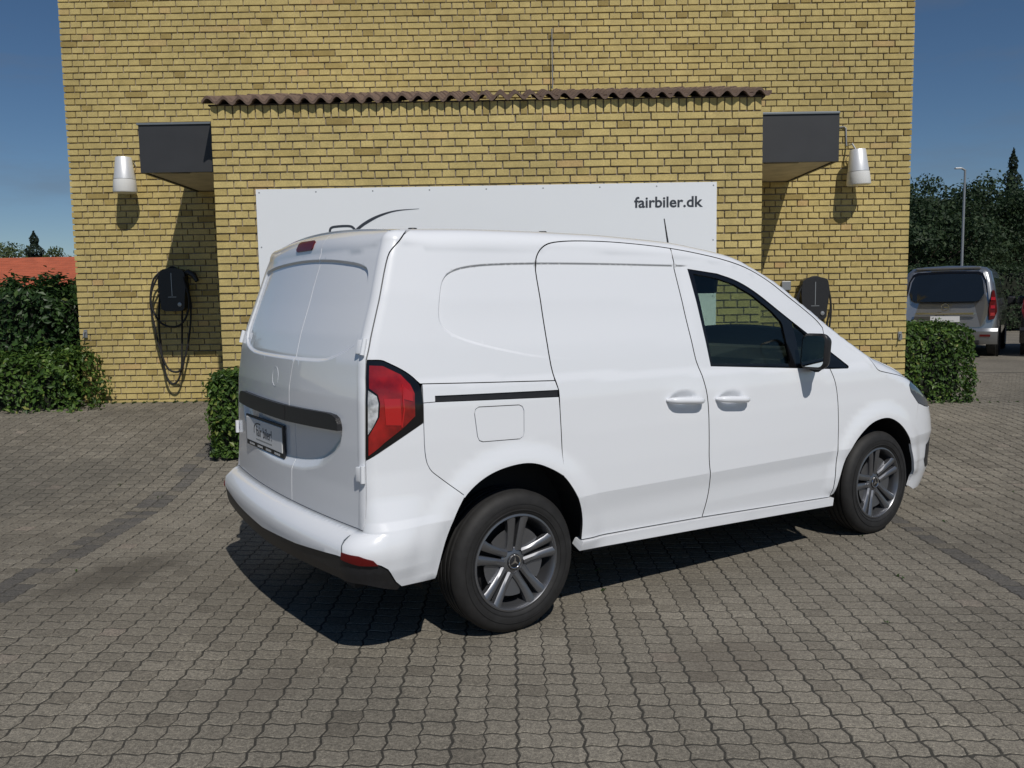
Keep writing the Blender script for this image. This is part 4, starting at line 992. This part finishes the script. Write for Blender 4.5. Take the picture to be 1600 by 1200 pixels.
def tree(name, label, x, y, hgt, rad, m, n=2600, leaf=.30, kind='round', group=None, trunk=.12, seed=0):
    o = empty(name, (x, y, g1(x, y)-.05)); tag(o, label, 'tree', group); q = np.random.default_rng(seed+50)
    tr = MB().tube([(0, 0, 0), (.05*hgt*.1, 0, hgt*.35), (0, .03, hgt*.75)], [trunk, trunk*.75, trunk*.2], 8)
    P = []; N = []
    if kind == 'conifer':
        z = hgt*(1-q.random(n)**.62*.93); r = rad*np.clip((hgt-z)/hgt*1.7, 0, 1)**.8*(.75+.25*np.sin(z*7.0+q.uniform(0, 6)))
        a = q.uniform(0, 2*pi, n); rr = r*np.sqrt(q.uniform(.3, 1.1, n)); P = np.stack([rr*np.cos(a), rr*np.sin(a), z-.12*rr], 1); N = np.stack([np.cos(a), np.sin(a), .3+0*a], 1)
    else:
        blobs = []
        for k in range(26):
            v = q.normal(size=3); v /= np.linalg.norm(v); f = q.uniform(.35, .95)
            c = np.array([v[0]*rad*f, v[1]*rad*f, hgt*.58+v[2]*hgt*.40*f]); blobs.append((c, rad*q.uniform(.22, .42)))
        for c, r in blobs:
            k = n//26; v = q.normal(size=(k, 3)); v /= np.linalg.norm(v, axis=1)[:, None]; P.append(c+v*r*q.uniform(.45, 1.12, k)[:, None]*(1, 1, .8)); N.append(v)
            tr.tube([(0, 0, hgt*q.uniform(.25, .5)), tuple(c*.6+np.array([0, 0, .15*hgt])), tuple(c)], [trunk*.35, trunk*.2, trunk*.06], 5)
        P = np.concatenate(P); N = np.concatenate(N)
    tr.build('trunk', 'bark', o, True)
    t = np.clip(.5+q.normal(0, .22, len(P))+lump(P, 1.2, .25, seed), 0, 1)
    c = bpy.data.objects.new('crown', leaf_mesh('crown', P, N, leaf, m, t, .6)); tag(c, None, None, kind='stuff'); link(c, o); return o
RT = [(17.6, 36, 6.2, 3.0), (20.2, 38, 6.9, 3.0), (22.9, 38, 6.4, 3.0), (25.6, 40, 6.1, 3.2), (21.8, 46, 8.0, 3.2), (25.5, 48, 7.0, 3.4), (29.3, 47, 7.0, 3.4), (31.5, 50, 6.3, 3.6), (15.6, 33, 4.9, 2.6), (33.5, 46, 5.8, 3.4)]
RL = ['bushy dark tree just beyond the building corner', 'dark tree with feathery top behind the silver car', 'spreading dark tree just behind the lamp post', 'broad dark tree between lamp post and conifers', 'tallest dark tree rising behind the silver car', 'dark tree filling the gap below the conifers', 'dark tree at the foot of the tall conifer', 'dark tree beyond the conifers and dark car', 'low dark tree hidden partly by the brick corner', 'dark tree right of the second conifer']
for k, (x, y, h_, r_) in enumerate(RT): tree('broadleaf_tree', RL[k], x, y, h_, r_, 'tree', 9000, .17, group='trees beyond the car park', seed=k)
tree('conifer_tree', 'tall slim dark conifer above the tree line behind the dark car', 26.75, 46, 8.9, 1.15, 'conifer', 9000, .15, 'conifer', 'conifers beyond the car park', seed=21)
tree('conifer_tree', 'slim conifer standing beside the taller conifer', 28.6, 47, 7.6, 1.2, 'conifer', 8000, .15, 'conifer', 'conifers beyond the car park', seed=22)
hedge('boundary_hedge', 'long clipped hedge along the car park behind the parked cars', (8, 27.5, .2), (26, 29, 2.35), 26000, .10, 'tree', rough=.14, seed=12)
# left background
tree('broadleaf_tree', 'pale green treetop showing above the red roof', -37.5, 66, 6.4, 3.6, 'palegreen', 7000, .2, group='trees behind the red roof', seed=31)
tree('broadleaf_tree', 'second pale green treetop above the red roof beside the conifer', -33.6, 66, 5.8, 2.6, 'palegreen', 6000, .2, group='trees behind the red roof', seed=32)
tree('conifer_tree', 'dark pointed conifer above the red roof', -34.2, 62, 6.6, 1.5, 'conifer', 7000, .17, 'conifer', seed=33)
hs_ = empty('red_roofed_house', (-27.5, 44, .3)); tag(hs_, 'low house with red tiled roof beyond the tall hedge', 'house')
MB().box((-13, -4, -.2), (8.0, 4, 2.3)).build('wall', 'render', hs_)
rf = MB().prism([(-4.7, 2.1), (0, 3.75), (4.7, 2.1), (4.7, 2.0), (0, 3.6), (-4.7, 2.0)], -13.5, 8.5, 'x').build('roof', 'redroof', hs_)
rt = MB()
for k in range(16):
    f = k/16; y = -4.72+4.7*f; z = 2.1+1.65*f+.012; rt.add([(-13.5, y, z), (8.5, y, z), (8.5, y+.31, z+.085), (-13.5, y+.31, z+.085), (-13.5, y, z-.05), (8.5, y, z-.05)], [(0, 1, 2, 3), (4, 5, 1, 0)])
rt = rt.build('tile_course', 'redroof', rf); rt['kind'] = 'stuff'
for x in (-9, -4, 2, 6): 
    w_ = MB().box((x-.6, -4.03, .9), (x+.6, -3.99, 2.0)).build('window', 'darkglass', hs_); MB().box((x-.68, -4.05, .82), (x+.68, -4.01, .9)).build('sill', 'plate', w_)

# street lamp
sl_ = empty('street_lamp', (13.95, 26.5, .2)); tag(sl_, 'slim grey street lamp post in front of the dark trees', 'lamp post')
MB().tube([(0, 0, 0), (0, 0, 1.0), (0, 0, 5.02)], [.055, .042, .032], 10).build('post', 'steel', sl_, True)
MB().tube([(0, 0, 5.0), (-.10, 0, 5.06), (-.18, 0, 5.07)], .03, 8).build('arm', 'steel', sl_, True)
MB().box((-.32, -.06, 5.04), (-.11, .06, 5.085), .03).build('lamp_head', 'alu', sl_)

# ------------------------------------------------------------------ parked cars (simple people carriers seen from behind)
def mpv(name, loc, heading, paint, label):
    o = empty(name, loc, radians(90)-heading); tag(o, label, 'car', 'cars parked behind the hedge')
    half = [(.0, .24), (.55, .24), (.78, .27), (.86, .40), (.905, .62), (.91, .85), (.90, 1.02), (.865, 1.15), (.80, 1.48), (.745, 1.68), (.66, 1.765), (.45, 1.80), (.0, 1.815)]
    def xr(z): return np.interp(z, [.2, .45, .62, .95, 1.15, 1.5, 1.7, 1.82], [.03, 0, .01, .02, .05, .17, .25, .42])
    stn = [(0, .90, .0), (.03, .955, .0), (.08, .985, 0), (.18, 1, 0), (.6, 1, 0), (1.5, 1, 0), (2.4, 1, 0), (2.75, 1, .22), (3.1, .99, .48), (3.35, .98, .66), (3.8, .96, .76), (4.2, .88, .86), (4.38, .70, .98)]
    rings = []
    for x, k, drop in stn:
        ring = []
        for y, z in half:
            zz = z if z < .95 else .95+(z-.95)*(1-drop)
            zz = 1.0+(zz-1.0)*(1-.5*(1-k)) ; ring.append((x+xr(zz)*max(0, 1-x/1.2)-.03*(1-(y/.91)**2)*max(0, 1-x/.3), -y*k, zz))
        rings.append(ring+[(a, -b, c) for a, b, c in ring[-2:0:-1]])
    V, F = loft(rings); b = MB().add(V, F).build('body', paint, o, True)
    def rp(y, z, off=.012): return (float(xr(z))-.03*(1-(y/.91)**2)-off-.0, -y, z)
    def rpanel(nm, poly, m, parent, off=.012, th=.03):
        c = np.mean(poly, 0); V = [rp(y, z, off) for y, z in poly]+[rp(c[0]+(y-c[0])*1.0, z, off-th) for y, z in poly]; n = len(poly)
        return MB().add(V, [tuple(range(n))]+[(i, (i+1) % n, n+(i+1) % n, n+i) for i in range(n)]).build(nm, m, parent, False)
    def sym(h): return h+[(-y, z) for y, z in h[::-1]]
    tg = rpanel('tailgate', sym([(0, .60), (.62, .60), (.70, .66), (.735, .85), (.745, 1.02), (.70, 1.20), (.66, 1.5), (.62, 1.68), (.3, 1.73), (0, 1.735)]), paint, o, .006, .02)
    rpanel('rear_window', sym([(0, 1.10), (.52, 1.10), (.60, 1.13), (.665, 1.26), (.63, 1.5), (.585, 1.60), (.52, 1.635), (0, 1.65)]), 'darkglass', tg, .016)
    rpanel('window_rim', sym([(0, 1.655), (.53, 1.64), (.60, 1.60), (.66, 1.5), (.70, 1.26), (.715, 1.28), (.68, 1.52), (.62, 1.645), (.54, 1.685), (0, 1.70)]) , 'glossblack', tg, .013)
    rpanel('handle_strip', sym([(0, .845), (.50, .845), (.55, .865), (.50, .885), (0, .885)]), 'chrome' if paint == 'silver' else paint, tg, .03)
    rpanel('number_plate', [(-.26, .70), (.26, .70), (.26, .815), (-.26, .815)], 'plate', tg, .02)
    em = MB().lathe([(.062, 0), (.066, .008), (.074, .008), (.078, 0)], 20, 'x' if False else 'z').add([(-.12, -.010, .006), (.02, .012, .006), (.02, -.004, .006), (.12, .010, .006), (-.02, -.012, .006), (-.02, .004, .006)], [(0, 5, 1, 2, 3, 4)]).build('emblem', 'chrome', tg)
    em.data.transform(Matrix.Translation(Vector(rp(0, .99, .03))) @ Matrix.Rotation(radians(-90), 4, 'Y') @ Matrix.Rotation(radians(90), 4, 'Z'))
    for s in (-1, 1):
        t_ = rpanel('tail_light', [(s*y, z) for y, z in ((.77, .74), (.85, .76), (.895, .90), (.875, 1.10), (.835, 1.30), (.80, 1.32), (.775, 1.12), (.755, .95))], 'reddark', o, .02)
        for z in (.82, .96, 1.12): rpanel('light_bar', [(s*.785, z), (s*.86, z), (s*.855, z+.06), (s*.785, z+.06)], 'redbright' if paint == 'silver' else 'reddark', t_, .024)
        rpanel('reflector', [(s*.62, .42), (s*.80, .42), (s*.80, .46), (s*.62, .46)], 'reddark', o, .07)
        for x in (.78, 3.48):
            w = empty('wheel', (x, s*.79, .32), 0, o)
            MB().lathe([(.21, .09), (.25, .10), (.30, .09), (.32, .07), (.32, -.07), (.30, -.09), (.21, -.09)], 32, 'y').build('tyre', 'rubber', w, True)
            MB().lathe([(0, .06*s), (.06, .07*s), (.19, .075*s), (.212, .09*s), (.205, 0)], 24, 'y').build('rim', 'alu', w, True)
        for x0, x1, a in ((.45, 1.35, 'side_window'), (1.42, 2.2, 'side_window'), (2.27, 2.75, 'side_window')):
            pts = []
            for x, z in ((x0, 1.16), (x1, 1.16), (x1 if x1 < 2.5 else 2.45, 1.56), (x0+.05, 1.56)):
                y = np.interp(z, [1.15, 1.48, 1.68], [.868, .803, .748])+.004; pts.append((x+float(xr(z))*max(0, 1-x/1.2), s*y, z))
            MB().add(pts+[(a_, b_-s*.01, c_) for a_, b_, c_ in pts], [(0, 1, 2, 3), (0, 4, 5, 1), (1, 5, 6, 2), (2, 6, 7, 3), (3, 7, 4, 0)]).build('side_window', 'darkglass', o)
        MB().box((2.65, s*.93 if s > 0 else -1.08, 1.0), (2.80, 1.08 if s > 0 else -.93, 1.18), .04).build('door_mirror', 'plastic', o)
        MB().lathe([(.385, .02*s), (.385, -.02*s)], 24, 'y', (.78, s*.893, .34)).build('arch_trim', 'gapdark', o)
    bm_ = [(y, z) for y, z in ((.0, .26), (.80, .27), (.885, .38), (.90, .55), (.0, .55))]
    V = []
    for y in np.linspace(-.9, .9, 21):
        k = 1-(abs(y)/.9)**5*.10; 
        for z, e in ((.27, .0), (.36, .05), (.52, .065), (.58, .02)): V.append((.03*(abs(y)/.9)**2-.03-e+.22*max(0, abs(y)-.70)**1.4*3, -y*1.02, z))
    F = [(i*4+j, (i+1)*4+j, (i+1)*4+j+1, i*4+j+1) for i in range(20) for j in range(3)]
    MB().add(V, F).build('rear_bumper', paint, o, True)
    MB().box((-.062, -.62, .27), (.02, .62, .40), .02).build('lower_bumper', 'plastic', o)
    MB().box((.22, -.58, 1.735), (.50, .58, 1.785), .022).build('spoiler', paint, o)
    return o
mpv('parked_car', (8.60, 16.9, g1(8.7, 17)+.0), radians(33), 'silver', 'silver people carrier parked behind the clipped hedge with rear window showing')
mpv('parked_car', (10.74, 16.2, g1(10, 16)+.0), radians(33), 'blackpaint', 'black car parked alongside the silver people carrier, mostly out of view')

# small weeds and moss in the joints, thicker along the walls and hedges
P = []; N = []
for k in range(300):
    if k < 170: x, y = rng.uniform(-4.6, -2.7), 9.36+rng.normal(0, .02)
    elif k < 205: x, y = rng.uniform(-6.5, 6), rng.uniform(2.7, 9)
    elif k < 245: x, y = rng.uniform(-2.6, 2.2), 7.68+rng.normal(0, .015)
    else: x, y = rng.uniform(4.2, 6.2), 9.8+rng.normal(0, .03)
    x = round(x/PX_)*PX_
    for q in range(rng.integers(3, 8)):
        P.append((x+rng.normal(0, .008), y+rng.normal(0, .012), g1(x, y)+rng.uniform(0, .012))); N.append((rng.normal(), rng.normal(), .6))
me = leaf_mesh('weeds', np.array(P), np.array(N), .020, 'leaf', np.clip(rng.normal(.22, .14, len(P)), 0, .8))
o = bpy.data.objects.new('weeds', me); tag(o, None, None, kind='stuff'); link(o, ground)
